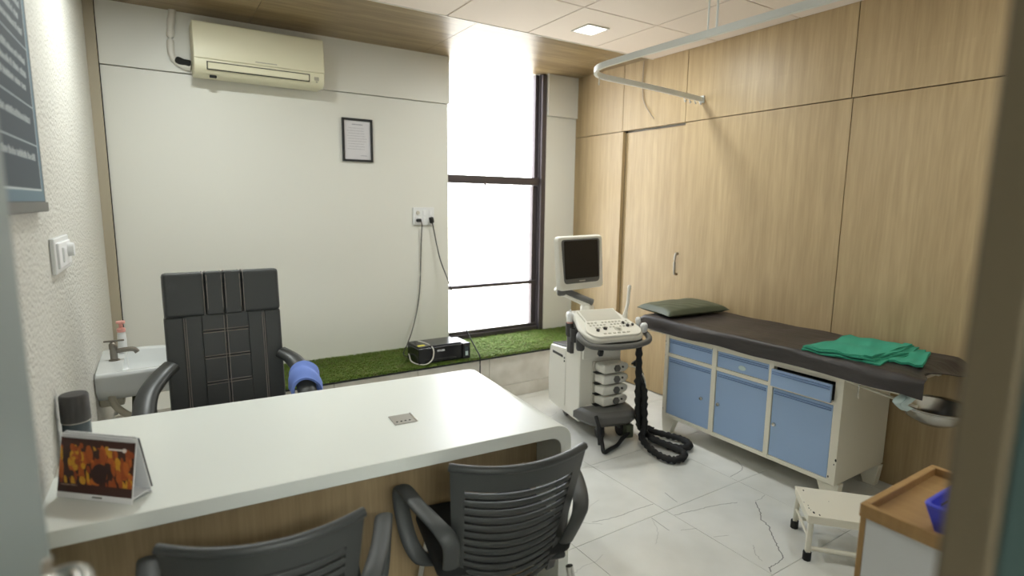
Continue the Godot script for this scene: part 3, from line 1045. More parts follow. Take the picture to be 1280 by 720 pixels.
	rg.sheet(10, 8, func(u: float, v: float) -> Vector3: return Vector3(2.925 + 0.008 * sin(u * 14.0) - 0.03 * sin(v * PI), 0.70 - v * 0.075 + 0.008 * sin(u * 9.0), -1.16 + u * 0.06 + 0.012 * sin(v * 7.0)), 0.01)
	solo("rag", rg, M.rag, "pale blue scrap of cloth on the bracket beside the steel bowl", "cloth")
	# steel bowl
	solo("steel_bowl", mb().lathe([Vector2(0, -0.083), Vector2(0.07, -0.08), Vector2(0.12, -0.05), Vector2(0.143, 0.0), Vector2(0.165, 0.006), Vector2(0.165, 0.009), Vector2(0.14, 0.005), Vector2(0.115, -0.047), Vector2(0.068, -0.075), Vector2(0, -0.07)], 32), M.steel, "shallow stainless steel bowl hanging under the end of the couch", "bowl", "", Vector3(3.10, 0.619, -1.065))
	# mattress: a pad under a loose vinyl cover
	var mt := thing("mattress", "dark brown vinyl mattress on top of the examination couch", "mattress", Vector3.ZERO)
	part("pad", mb().box(Vector3(3.15, 0.762, -1.95), Vector3(0.55, 0.058, 1.62), 0.02, true), M.rexine, mt)
	part("cover", mattress_mesh(), M.rexine, mt)
	# pillow
	rng.seed = 21
	var pil := mb()
	var pf := func(s: float) -> Callable:
		return func(u: float, v: float) -> Vector3:
			var a := u * 2.0 - 1.0
			var b := v * 2.0 - 1.0
			var e := (1.0 - pow(absf(a), 3.5)) * (1.0 - pow(absf(b), 3.0))
			var th := 0.05 * pow(maxf(e, 0.0), 0.36)
			var pin := 1.0 - 0.05 * (1.0 - absf(a) * absf(a)) * absf(b)
			var wr := 0.003 * sin(a * 9.0 + b * 5.0) * e + 0.002 * sin(a * 17.0 - b * 11.0) * e
			return Vector3(a * 0.27 * (1.0 - 0.06 * (1.0 - b * b)), s * th * (1.0 if s > 0.0 else 0.55) + wr, b * 0.17 * pin)
	pil.sheet(26, 26, pf.call(1.0), 0.002, true)
	pil.sheet(26, 26, pf.call(-1.0), 0.002, false)
	var po := solo("pillow", pil, M.olive, "flat olive green pillow at the head of the examination couch", "pillow", "", Vector3(3.155, 0.834, -2.655))
	po.rotation_degrees = Vector3(1, -8, 1)
	# folded green sheet
	var cl := thing("folded_cloth", "folded green surgical sheet lying on the dark mattress", "cloth", Vector3(3.14, 0.803, -1.43), deg_to_rad(8.0))
	for k in 3:
		var ff := func(u: float, v: float) -> Vector3:
			var a := u - 0.5
			var b := v - 0.5
			return Vector3(a * (0.50 - k * 0.015) + 0.01 * sin(b * 12.0 + k), 0.010 + k * 0.0095 + 0.003 * sin(a * 14.0 + k * 2.0) + 0.0025 * sin(b * 17.0 + a * 8.0), b * (0.37 - k * 0.03) + a * 0.06 + 0.012 * sin(a * 6.0 + k) + k * -0.005)
		part("fold", mb().sheet(24, 20, ff, 0.008, true), M.green_cloth, cl)
	var f2 := func(u: float, v: float) -> Vector3:
		var a := u - 0.5
		var b := v - 0.5
		return Vector3(a * 0.36 + 0.03, 0.014 + 0.004 * sin(a * 11.0) + 0.003 * sin(b * 15.0), b * 0.14 + 0.20 - a * 0.05)
	part("fold", mb().sheet(16, 10, f2, 0.012, true), M.green_cloth, cl)
	var f3 := func(u: float, v: float) -> Vector3:
		var a := u - 0.5
		var b := v - 0.5
		return Vector3(a * 0.47, 0.0345 + 0.003 * sin(a * 12.0), b * 0.035 + 0.115 + a * 0.05)
	part("hem", mb().sheet(20, 4, f3, 0.008, true), M.green_cloth, cl)

func mattress_mesh() -> MB:
	var b := mb()
	# v runs from the wall over the top and down the front; u from head to tail
	var f := func(u: float, v: float) -> Vector3:
		var s := v * 0.68
		var tp := 0.565
		var x := 0.0
		var y := 0.0
		if s < tp:
			x = 3.436 - s
			y = 0.803
		elif s < tp + 0.035:
			var a := (s - tp) / 0.035 * PI / 2
			x = 3.436 - tp - 0.022 * sin(a)
			y = 0.803 - 0.022 * (1.0 - cos(a))
		else:
			x = 3.436 - tp - 0.022
			y = 0.781 - (s - tp - 0.035) * 0.86
		var d := (x - 3.0) / 0.07
		var z1 := -1.035 - 0.055 * exp(-d * d) + 0.02 * smoothstep(3.1, 3.4, x)
		var z := lerpf(-2.785, z1, u)
		y -= (1.0 - smoothstep(0.0, 0.03, u)) * 0.025
		# the loose tail sags at the wall side
		y -= smoothstep(0.94, 1.0, u) * (0.012 + 0.035 * smoothstep(3.05, 3.3, x))
		if s < tp + 0.035:
			y += 0.003 * sin(z * 7.0 + x * 5.0) * sin(x * 9.0) + 0.002 * sin(z * 19.0 - x * 6.0)
			var k := (s - 0.48) / 0.05
			y += 0.005 * exp(-k * k) * sin(z * 13.0) * smoothstep(0.1, 0.3, u) * (1.0 - smoothstep(0.5, 0.7, u))
		else:
			x += 0.006 * sin(z * 6.0) + 0.003 * sin(z * 17.0)
			y += 0.004 * sin(z * 11.0)
		return Vector3(x, y, z)
	b.sheet(90, 40, f, 0.005, true)
	return b

# ------------------------------------------------------------------ ultrasound machine
func build_ultrasound() -> void:
	var org := Vector3(2.514, 0, -2.787)
	var turn := deg_to_rad(-11.0)
	var t := thing("ultrasound_machine", "cream ultrasound machine on wheels with monitor and sloping control panel", "ultrasound machine", org, turn)
	# chassis and casters
	part("chassis", mb().box(Vector3(0.02, 0.085, -0.20), Vector3(0.22, 0.04, 0.44), 0.015, true), M.machine_grey, t)
	for q in [[-0.06, -0.36], [0.10, -0.36], [-0.05, 0.10], [0.11, 0.10]]:
		var cs := part("caster", mb().at(Transform3D(Basis(Vector3.BACK, PI / 2), Vector3(q[0], 0.045, q[1]))).lathe([Vector2(0, -0.016), Vector2(0.04, -0.016), Vector2(0.045, -0.01), Vector2(0.045, 0.01), Vector2(0.04, 0.016), Vector2(0, 0.016)], 18), M.dark_grey, t)
		part("fork", mb().box(Vector3(q[0], 0.075, q[1]), Vector3(0.05, 0.03, 0.05), 0.008), M.machine_grey, cs)
	# lower body: side profile pushed across
	var prof := rounded([Vector2(0.0, 0.09), Vector2(0.0, 0.74), Vector2(-0.20, 0.76), Vector2(-0.205, 0.56), Vector2(-0.46, 0.535), Vector2(-0.49, 0.30), Vector2(-0.47, 0.09)], [0.02, 0.0, 0.0, 0.02, 0.03, 0.1, 0.04], 5)
	var pb := mb().at(Transform3D(Basis(Vector3.UP, -PI / 2), Vector3.ZERO))
	pb.prism(prof, 0.32, 0.008)
	part("housing", pb, M.machine, t)
	part("rear_top", mb().at(T(Vector3(0, 0.553, -0.335), Vector3(-5.5, 0, 0))).box(Vector3.ZERO, Vector3(0.29, 0.012, 0.235), 0.005), M.dark_grey, t)
	part("disc_slot", mb().box(Vector3(-0.161, 0.49, -0.33), Vector3(0.006, 0.018, 0.16), 0.002), M.black, t)
	part("button", mb().box(Vector3(-0.162, 0.462, -0.222), Vector3(0.006, 0.012, 0.012), 0.002), M.dark_grey, t)
	part("button", mb().box(Vector3(-0.162, 0.485, -0.222), Vector3(0.006, 0.012, 0.012), 0.002), M.dark_grey, t)
	part("seam", mb().box(Vector3(-0.1605, 0.34, -0.203), Vector3(0.003, 0.40, 0.003)), M.key, t)
	# front face with four probe connectors
	part("front_cover", mb().box(Vector3(0.0, 0.63, 0.006), Vector3(0.29, 0.20, 0.02), 0.008), M.machine, t)
	part("front_recess", mb().box(Vector3(0.045, 0.36, 0.003), Vector3(0.22, 0.30, 0.012), 0.004), M.key, t)
	for k in 4:
		var y := 0.475 - k * 0.075
		var cn := part("probe_connector", mb().at(T(Vector3(0.055, y, 0.045), Vector3(0, 8, 0))).prism(rounded([Vector2(-0.10, -0.031), Vector2(0.09, -0.031), Vector2(0.115, -0.012), Vector2(0.115, 0.012), Vector2(0.09, 0.031), Vector2(-0.10, 0.031)], [0.02, 0.02, 0.01, 0.01, 0.02, 0.02], 4), 0.10, 0.008), M.machine, t)
		part("dark_gap", mb().box(Vector3(0.045, y - 0.037, 0.03), Vector3(0.215, 0.006, 0.05), 0.002), M.black, cn)
		part("latch", mb().at(T(Vector3(0.072, y, 0.096), Vector3(90, 0, 0))).lathe([Vector2(0.026, 0), Vector2(0.024, 0.010), Vector2(0.0, 0.011)], 6), M.machine_grey, cn)
		part("rivet", mb().at(T(Vector3(0.12, y + 0.004, 0.088), Vector3(90, 0, 0))).lathe([Vector2(0.008, 0), Vector2(0.007, 0.006), Vector2(0.0, 0.006)], 8), M.dark_grey, cn)
	part("lower_lip", mb().box(Vector3(0.03, 0.185, 0.02), Vector3(0.29, 0.035, 0.06), 0.01), M.machine, t)
	# footrest
	var fr := rounded([Vector2(-0.22, 0.0), Vector2(-0.16, 0.20), Vector2(0.12, 0.22), Vector2(0.19, 0.13), Vector2(0.19, 0.0)], [0.0, 0.1, 0.07, 0.05, 0.0], 6)
	part("footrest", mb().at(Transform3D(Basis(Vector3.RIGHT, PI / 2), Vector3(0.02, 0.16, 0.0))).prism(fr, 0.10, 0.03), M.machine_grey, t)
	part("cable_guard", mb().tube(spline([Vector3(-0.13, 0.17, 0.21), Vector3(-0.135, 0.10, 0.235), Vector3(-0.135, 0.03, 0.25)], 4), 0.012, 8), M.rubber, t)
	part("label_block", mb().box(Vector3(0.13, 0.06, 0.17), Vector3(0.05, 0.09, 0.05), 0.004), M.olive, t)
	# control panel
	var ang := -19.0
	var cx := T(Vector3(-0.03, 0.79, 0.10), Vector3(-ang, 0, 0))
	var deck := rounded([Vector2(-0.165, 0.17), Vector2(0.165, 0.17), Vector2(0.225, -0.08), Vector2(0.18, -0.185), Vector2(-0.18, -0.185), Vector2(-0.225, -0.08)], [0.03, 0.03, 0.08, 0.06, 0.06, 0.08], 6)
	var fl := Transform3D(Basis(Vector3.RIGHT, -PI / 2), Vector3.ZERO)
	part("console_base", mb().at(cx * T(Vector3(0, -0.019, 0)) * fl).prism(deck, 0.04, 0.012), M.machine, t)
	var plate := rounded([Vector2(-0.15, 0.02), Vector2(0.15, 0.02), Vector2(0.205, -0.10), Vector2(0.16, -0.175), Vector2(-0.16, -0.175), Vector2(-0.205, -0.10)], [0.01, 0.01, 0.05, 0.05, 0.05, 0.05], 5)
	var kb := part("key_panel", mb().at(cx * T(Vector3(0, 0.006, 0)) * fl).prism(plate, 0.02, 0.004), M.machine, t)
	var pad := part("touch_panel", mb().at(cx * T(Vector3(0, 0.006, -0.088)) * T(Vector3.ZERO, Vector3(3, 0, 0))).box(Vector3.ZERO, Vector3(0.285, 0.018, 0.145), 0.006), M.machine, t)
	part("touch_inset", mb().at(cx * T(Vector3(0, 0.0155, -0.088)) * T(Vector3.ZERO, Vector3(3, 0, 0))).box(Vector3.ZERO, Vector3(0.26, 0.002, 0.125), 0.001), M.key, pad)
	for r in 3:
		for c in 12:
			if (r * 12 + c) % 7 == 3:
				continue
			part("key", mb().at(cx).box(Vector3(-0.14 + c * 0.0255, 0.018, 0.012 + r * 0.03), Vector3(0.014, 0.006, 0.011), 0.002), M.key, kb)
	for q in [[-0.12, 0.105, 0.011], [-0.06, 0.09, 0.012], [0.10, 0.04, 0.010], [0.115, 0.075, 0.011], [0.155, 0.07, 0.009]]:
		part("dial", mb().at(cx).lathe([Vector2(q[2], 0.014), Vector2(q[2], 0.026), Vector2(q[2] * 0.8, 0.029), Vector2(0, 0.029)], 14, Vector3(q[0], 0, q[1])), M.dark_grey, kb)
	part("trackball", mb().at(cx).lathe([Vector2(0.026, 0.014), Vector2(0.024, 0.019), Vector2(0.016, 0.019), Vector2(0.012, 0.026), Vector2(0, 0.029)], 16, Vector3(0.03, 0, 0.10)), M.key, kb)
	for c in 6:
		part("key", mb().at(cx).box(Vector3(-0.09 + c * 0.034, 0.018, 0.145), Vector3(0.02, 0.006, 0.010), 0.002), M.key, kb)
	# handle rail round the console
	var hp := spline([Vector3(-0.15, -0.03, 0.02), Vector3(-0.225, -0.035, 0.07), Vector3(-0.215, -0.03, 0.19), Vector3(-0.12, -0.025, 0.235), Vector3(0.0, -0.025, 0.245), Vector3(0.12, -0.025, 0.235), Vector3(0.225, -0.03, 0.185), Vector3(0.25, -0.035, 0.08), Vector3(0.17, -0.03, 0.02)], 6)
	part("handle_rail", mb().at(cx).tube(hp, 0.019, 10), M.machine_grey, t)
	part("console_tray", mb().at(cx * T(Vector3(0, -0.056, 0.02)) * fl).prism(deck, 0.025, 0.008), M.machine_grey, t)
	part("under_switch", mb().at(cx).box(Vector3(-0.13, -0.085, 0.2), Vector3(0.03, 0.04, 0.03), 0.006), M.black, t)
	# holders on the left side
	part("holder_post", mb().box(Vector3(-0.17, 0.64, -0.12), Vector3(0.03, 0.18, 0.06), 0.006), M.dark_grey, t)
	for q in [[-0.215, 0.735, -0.05], [-0.235, 0.72, 0.055], [-0.245, 0.69, 0.155]]:
		part("bottle_holder", mb().lathe([Vector2(0.021, -0.05), Vector2(0.027, -0.04), Vector2(0.029, 0.04), Vector2(0.025, 0.04), Vector2(0.023, -0.035), Vector2(0, -0.035)], 14, Vector3(q[0], q[1], q[2])), M.dark_grey, t)
	# rear neck, arm and monitor
	part("rear_deck", mb().box(Vector3(-0.03, 0.80, -0.10), Vector3(0.30, 0.06, 0.20), 0.025, true), M.machine, t)
	part("neck", mb().lathe([Vector2(0.05, 0.82), Vector2(0.045, 0.87), Vector2(0.03, 0.885), Vector2(0.0, 0.885)], 16, Vector3(-0.05, 0, -0.12)), M.machine, t)
	var arm := part("monitor_arm", mb().tube(spline([Vector3(-0.04, 0.878, -0.11), Vector3(-0.10, 0.905, -0.14), Vector3(-0.20, 0.955, -0.20), Vector3(-0.25, 0.985, -0.21)], 5), [0.03, 0.032, 0.032, 0.032, 0.032, 0.03, 0.03, 0.03, 0.028, 0.028, 0.026, 0.026, 0.026, 0.025, 0.025, 0.02], 12, 0.7), M.machine, t)
	part("arm_cover", mb().tube(spline([Vector3(-0.02, 0.895, -0.10), Vector3(-0.09, 0.925, -0.13), Vector3(-0.19, 0.972, -0.19), Vector3(-0.24, 0.998, -0.2)], 5), 0.034, 12, 0.7), M.machine_grey, arm)
	var mx := T(Vector3(-0.10, 1.165, -0.16), Vector3(-4, 9, 1.5))
	var face := rounded([Vector2(-0.175, -0.16), Vector2(0.165, -0.175), Vector2(0.185, 0.185), Vector2(-0.19, 0.19)], [0.03, 0.03, 0.035, 0.035], 6)
	face = rounded([Vector2(-0.188, -0.18), Vector2(0.19, -0.18), Vector2(0.195, 0.185), Vector2(-0.195, 0.185)], [0.035, 0.035, 0.04, 0.04], 6)
	var mo := part("monitor", mb().at(mx).prism(face, 0.05, 0.012), M.machine, t)
	part("monitor_back", mb().at(mx).box(Vector3(0, 0, -0.04), Vector3(0.26, 0.26, 0.05), 0.02), M.machine, mo)
	part("bezel", mb().at(mx * T(Vector3(0, 0.012, 0.024))).prism(rounded([Vector2(-0.148, -0.148), Vector2(0.152, -0.148), Vector2(0.165, 0.15), Vector2(-0.163, 0.15)], [0.03, 0.03, 0.03, 0.03], 6), 0.008, 0.003), M.machine_grey, mo)
	part("screen", mb().at(mx * T(Vector3(0, 0.02, 0.029))).prism(rect(-0.142, -0.124, 0.144, 0.132, 0.012), 0.003, 0.001), M.screen, mo, "dark switched-off screen")
	part("badge", mb().at(mx).box(Vector3(0.0, -0.121, 0.029), Vector3(0.05, 0.006, 0.002)), M.key, mo)
	part("pivot", mb().at(mx).box(Vector3(-0.15, -0.19, -0.01), Vector3(0.06, 0.05, 0.04), 0.015), M.machine_grey, mo)
	# loose things carried by the machine
	var w := Transform3D(Basis(Vector3.UP, turn), org)
	var bot := thing("gel_bottle", "white bottle with a pink band in the ultrasound machine's holder", "bottle", w * Vector3(-0.215, 0.70, -0.05))
	part("body", mb().lathe([Vector2(0, 0), Vector2(0.02, 0), Vector2(0.021, 0.07), Vector2(0.021, 0.085)], 14), M.pink, bot)
	part("top", mb().lathe([Vector2(0.022, 0.085), Vector2(0.023, 0.13), Vector2(0.016, 0.145), Vector2(0.008, 0.15), Vector2(0.006, 0.165), Vector2(0, 0.165)], 14), M.cup_white, bot)
	var pr := thing("handheld_probe", "small white probe in the dark holder left of the control panel", "probe", w * Vector3(-0.245, 0.657, 0.155))
	part("body", mb().lathe([Vector2(0, 0), Vector2(0.012, 0), Vector2(0.014, 0.05), Vector2(0.017, 0.075), Vector2(0.013, 0.092), Vector2(0, 0.095)], 12), M.cup_white, pr)
	part("green_ring", mb().lathe([Vector2(0.0175, 0.066), Vector2(0.0178, 0.074), Vector2(0.016, 0.076)], 12), M.yellow, pr)
	var wd := thing("wand_probe", "slim white wand probe standing upright beside the control panel", "probe", w * Vector3(0.155, 0.80, 0.04))
	part("shaft", mb().tube(spline([Vector3(0.0, 0.03, 0), Vector3(0.006, 0.06, 0), Vector3(0.018, 0.10, 0), Vector3(0.024, 0.17, 0), Vector3(0.028, 0.215, 0)], 4), 0.0105, 10), M.machine, wd)
	part("grip", mb().tube([Vector3(-0.012, -0.04, 0), Vector3(-0.004, 0.01, 0), Vector3(0.003, 0.05, 0)], [0.018, 0.019, 0.013], 12), M.machine, wd)
	part("tip", mb().at(T(Vector3(0.028, 0.215, 0))).lathe([Vector2(0.0125, -0.01), Vector2(0.0125, 0.002), Vector2(0.008, 0.010), Vector2(0, 0.012)], 10), M.machine, wd)
	var i := 0
	for q in [[Vector3(0.205, 0.765, 0.19), "rounded white probe head at the front corner of the control panel", 0.026], [Vector3(0.205, 0.79, 0.12), "rounded white probe head behind another, touching the couch end", 0.02]]:
		var pp := thing("curved_probe", q[1], "probe", w * q[0], turn)
		var r: float = q[2]
		part("head", mb().at(T(Vector3(0, 0.0, 0), Vector3(0, 0, 8))).lathe([Vector2(0, -0.035), Vector2(r * 0.6, -0.033), Vector2(r * 0.9, -0.01), Vector2(r, 0.008), Vector2(r * 0.92, 0.02), Vector2(r * 0.6, 0.030), Vector2(0, 0.033)], 16, Vector3.ZERO, Vector2(1.0, 0.75)), M.cup_white, pp)
		i += 1
	# cables: world coordinates
	var drop := [w * Vector3(0.15, 0.72, 0.20), w * Vector3(0.165, 0.62, 0.20), w * Vector3(0.175, 0.45, 0.195), w * Vector3(0.175, 0.28, 0.20), w * Vector3(0.19, 0.12, 0.20), Vector3(2.70, 0.05, -2.54), Vector3(2.70, 0.03, -2.42), Vector3(2.73, 0.028, -2.30), Vector3(2.79, 0.028, -2.25), Vector3(2.85, 0.028, -2.29), Vector3(2.86, 0.028, -2.37), Vector3(2.82, 0.03, -2.47), Vector3(2.76, 0.04, -2.56)]
	solo("probe_cable", lumpy(drop, 0.021, 1), M.rubber, "thick black probe cable hanging from the control panel and coiled on the floor", "cable", "black cables of the ultrasound machine")
	var d2 := [w * Vector3(0.19, 0.40, 0.15), w * Vector3(0.205, 0.36, 0.215), w * Vector3(0.205, 0.24, 0.235), w * Vector3(0.205, 0.10, 0.245), Vector3(2.62, 0.05, -2.48), Vector3(2.58, 0.03, -2.38), Vector3(2.55, 0.028, -2.26), Vector3(2.575, 0.028, -2.175), Vector3(2.65, 0.028, -2.165), Vector3(2.715, 0.028, -2.22), Vector3(2.70, 0.03, -2.32), Vector3(2.66, 0.05, -2.44)]
	solo("probe_cable", lumpy(d2, 0.021, 2), M.rubber, "thick black probe cable lying in the nearer floor loop", "cable", "black cables of the ultrasound machine")
	var d3 := [w * Vector3(0.215, 0.50, 0.07), w * Vector3(0.25, 0.44, 0.10), w * Vector3(0.245, 0.34, 0.15), w * Vector3(0.26, 0.22, 0.14), w * Vector3(0.235, 0.15, 0.17), w * Vector3(0.27, 0.07, 0.13), Vector3(2.80, 0.035, -2.55)]
	solo("probe_cable", lumpy(d3, 0.019, 3), M.rubber, "black cable knotted beside the machine's connectors", "cable", "black cables of the ultrasound machine")
	var d4 := [w * Vector3(-0.135, 0.20, 0.19), w * Vector3(-0.14, 0.14, 0.245), w * Vector3(-0.13, 0.05, 0.27), Vector3(2.30, 0.02, -2.49), Vector3(2.36, 0.02, -2.50), Vector3(2.44, 0.02, -2.52), Vector3(2.52, 0.03, -2.56), Vector3(2.60, 0.05, -2.58)]
	solo("power_cable", mb().tube(spline(d4, 6), 0.013, 8), M.rubber, "black cable looped round the machine's footrest", "cable", "black cables of the ultrasound machine")
	solo("thin_cable", mb().tube(spline([w * Vector3(0.17, 0.48, 0.09), w * Vector3(0.21, 0.47, 0.15), w * Vector3(0.225, 0.40, 0.2), w * Vector3(0.215, 0.31, 0.225)], 6), 0.005, 6), M.cable_white, "thin white lead hanging from the top probe connector", "cable")

func lumpy(pts: Array, r: float, sd: int) -> MB:
	rng.seed = sd
	var p := spline(pts, 9)
	var rr := []
	for i in p.size():
		rr.append(r * (1.0 + 0.17 * sin(i * 1.9) + rng.randf_range(-0.12, 0.12)))
	return mb().tube(p, rr, 9)

# ------------------------------------------------------------------ wash basin
func build_basin() -> void:
	var t := thing("wash_basin", "white ceramic wall-mounted wash basin with chrome tap", "wash basin", Vector3(-0.262, 0, -3.33))
	var y := 0.766
	# rim outline in plan: x out from the wall, z along it
	var out := rounded([Vector2(0.0, -0.27), Vector2(0.26, -0.26), Vector2(0.43, -0.15), Vector2(0.45, 0.02), Vector2(0.40, 0.24), Vector2(0.0, 0.26)], [0.03, 0.12, 0.12, 0.12, 0.12, 0.02], 6)
	var b := mb()
	var n := out.size()
	var cen := Vector2(0.235, 0.0)
	# rings: bottom skirt, rim, inner bowl
	var rings := [[0.40, -0.165], [0.62, -0.15], [0.88, -0.10], [0.97, -0.075], [1.0, -0.02], [0.995, -0.004], [0.975, 0.0], [0.88, 0.0], [0.85, -0.012], [0.80, -0.07], [0.66, -0.115], [0.42, -0.13], [0.02, -0.135]]
	var id := []
	for r in rings.size():
		var row := []
		for i in n:
			var sc: float = rings[r][0]
			var c := cen
			var p := c + (out[i] - c) * sc
			if r < 5:
				p.x = maxf(0.0, p.x) if out[i].x > 0.01 else 0.0
			elif r >= 7:
				# leave a deck for the tap near the wall
				p.x = maxf(p.x, 0.13 + (p.x - 0.13) * 0.25)
			row.append(p)
		id.append(row)
	for r in rings.size() - 1:
		for i in n:
			var j := (i + 1) % n
			var q := [Vector3(id[r][i].x, y + rings[r][1], id[r][i].y), Vector3(id[r][j].x, y + rings[r][1], id[r][j].y), Vector3(id[r + 1][j].x, y + rings[r + 1][1], id[r + 1][j].y), Vector3(id[r + 1][i].x, y + rings[r + 1][1], id[r + 1][i].y)]
			var nn: Vector3 = (q[1] - q[0]).cross(q[3] - q[0])
			if nn.length() < 1e-10:
				continue
			nn = nn.normalized()
			var toc: Vector3 = Vector3(cen.x, y - 0.06, cen.y) - q[0]
			var want_out := r < 6
			if r == 6:
				nn = Vector3.UP
			elif (nn.dot(toc) > 0.0) == want_out:
				nn = -nn
			b.quad(b.vert(q[0], nn), b.vert(q[1], nn), b.vert(q[2], nn), b.vert(q[3], nn))
	part("bowl", smooth(b), M.ceramic, t)
	var tp := part("tap", mb().lathe([Vector2(0.024, 0), Vector2(0.022, 0.006), Vector2(0.016, 0.008), Vector2(0.016, 0.055), Vector2(0.018, 0.058), Vector2(0.018, 0.08), Vector2(0.011, 0.092), Vector2(0, 0.095)], 14, Vector3(0.065, y, 0.0)), M.tap, t)
	part("spout", mb().tube(spline([Vector3(0.065, y + 0.045, 0), Vector3(0.12, y + 0.05, 0.005), Vector3(0.15, y + 0.048, 0.008), Vector3(0.163, y + 0.032, 0.009)], 4), 0.012, 10), M.tap, tp)
	part("handle", mb().box(Vector3(0.07, y + 0.098, 0.0), Vector3(0.085, 0.008, 0.014), 0.003), M.tap, tp)
	part("waste_pipe", mb().tube(spline([Vector3(0.05, 0.66, 0.17), Vector3(0.062, 0.60, 0.20), Vector3(0.11, 0.545, 0.21), Vector3(0.18, 0.505, 0.20), Vector3(0.22, 0.44, 0.16), Vector3(0.10, y - 0.44, 0.02), Vector3(0.02, y - 0.45, 0.0)], 5), 0.016, 10), M.pipe_grey, t)
	part("drain_trap", mb().lathe([Vector2(0, 0.40), Vector2(0.05, 0.40), Vector2(0.055, 0.46), Vector2(0.048, 0.56), Vector2(0.03, 0.60), Vector2(0.025, 0.63), Vector2(0.0, 0.63)], 14, Vector3(0.17, 0, -0.03)), M.olive_dark, t)
	part("bracket", mb().box(Vector3(0.05, y - 0.17, 0.0), Vector3(0.1, 0.04, 0.3), 0.01), M.pipe_grey, t)
	var s := thing("soap_dispenser", "white soap bottle with a pink pump on the wash basin", "soap bottle", Vector3(-0.165, y + 0.001, -3.47))
	part("bottle", mb().lathe([Vector2(0, 0), Vector2(0.019, 0), Vector2(0.020, 0.006), Vector2(0.020, 0.078), Vector2(0.018, 0.10), Vector2(0.015, 0.115), Vector2(0, 0.115)], 16), M.cup_white, s)
	part("pump", mb().lathe([Vector2(0.019, 0.112), Vector2(0.019, 0.13), Vector2(0.009, 0.135), Vector2(0.009, 0.155), Vector2(0.020, 0.158), Vector2(0.020, 0.168), Vector2(0, 0.17)], 14).box(Vector3(0.012, 0.163, 0.012), Vector3(0.014, 0.012, 0.03), 0.004), M.pink, s, "pink pump head")

func smooth(b: MB) -> ArrayMesh:
	var acc := {}
	for k in b.v.size():
		var key := b.v[k].snapped(Vector3.ONE * 0.0005)
		if not acc.has(key):
			acc[key] = []
		acc[key].append(b.n[k])
	for k in b.v.size():
		var key := b.v[k].snapped(Vector3.ONE * 0.0005)
		var s := Vector3.ZERO
		var me := b.n[k]
		for q in acc[key]:
			if q.dot(me) > 0.35:
				s += q
		if s.length() > 0.01:
			b.n[k] = s.normalized()
	return b.mesh()

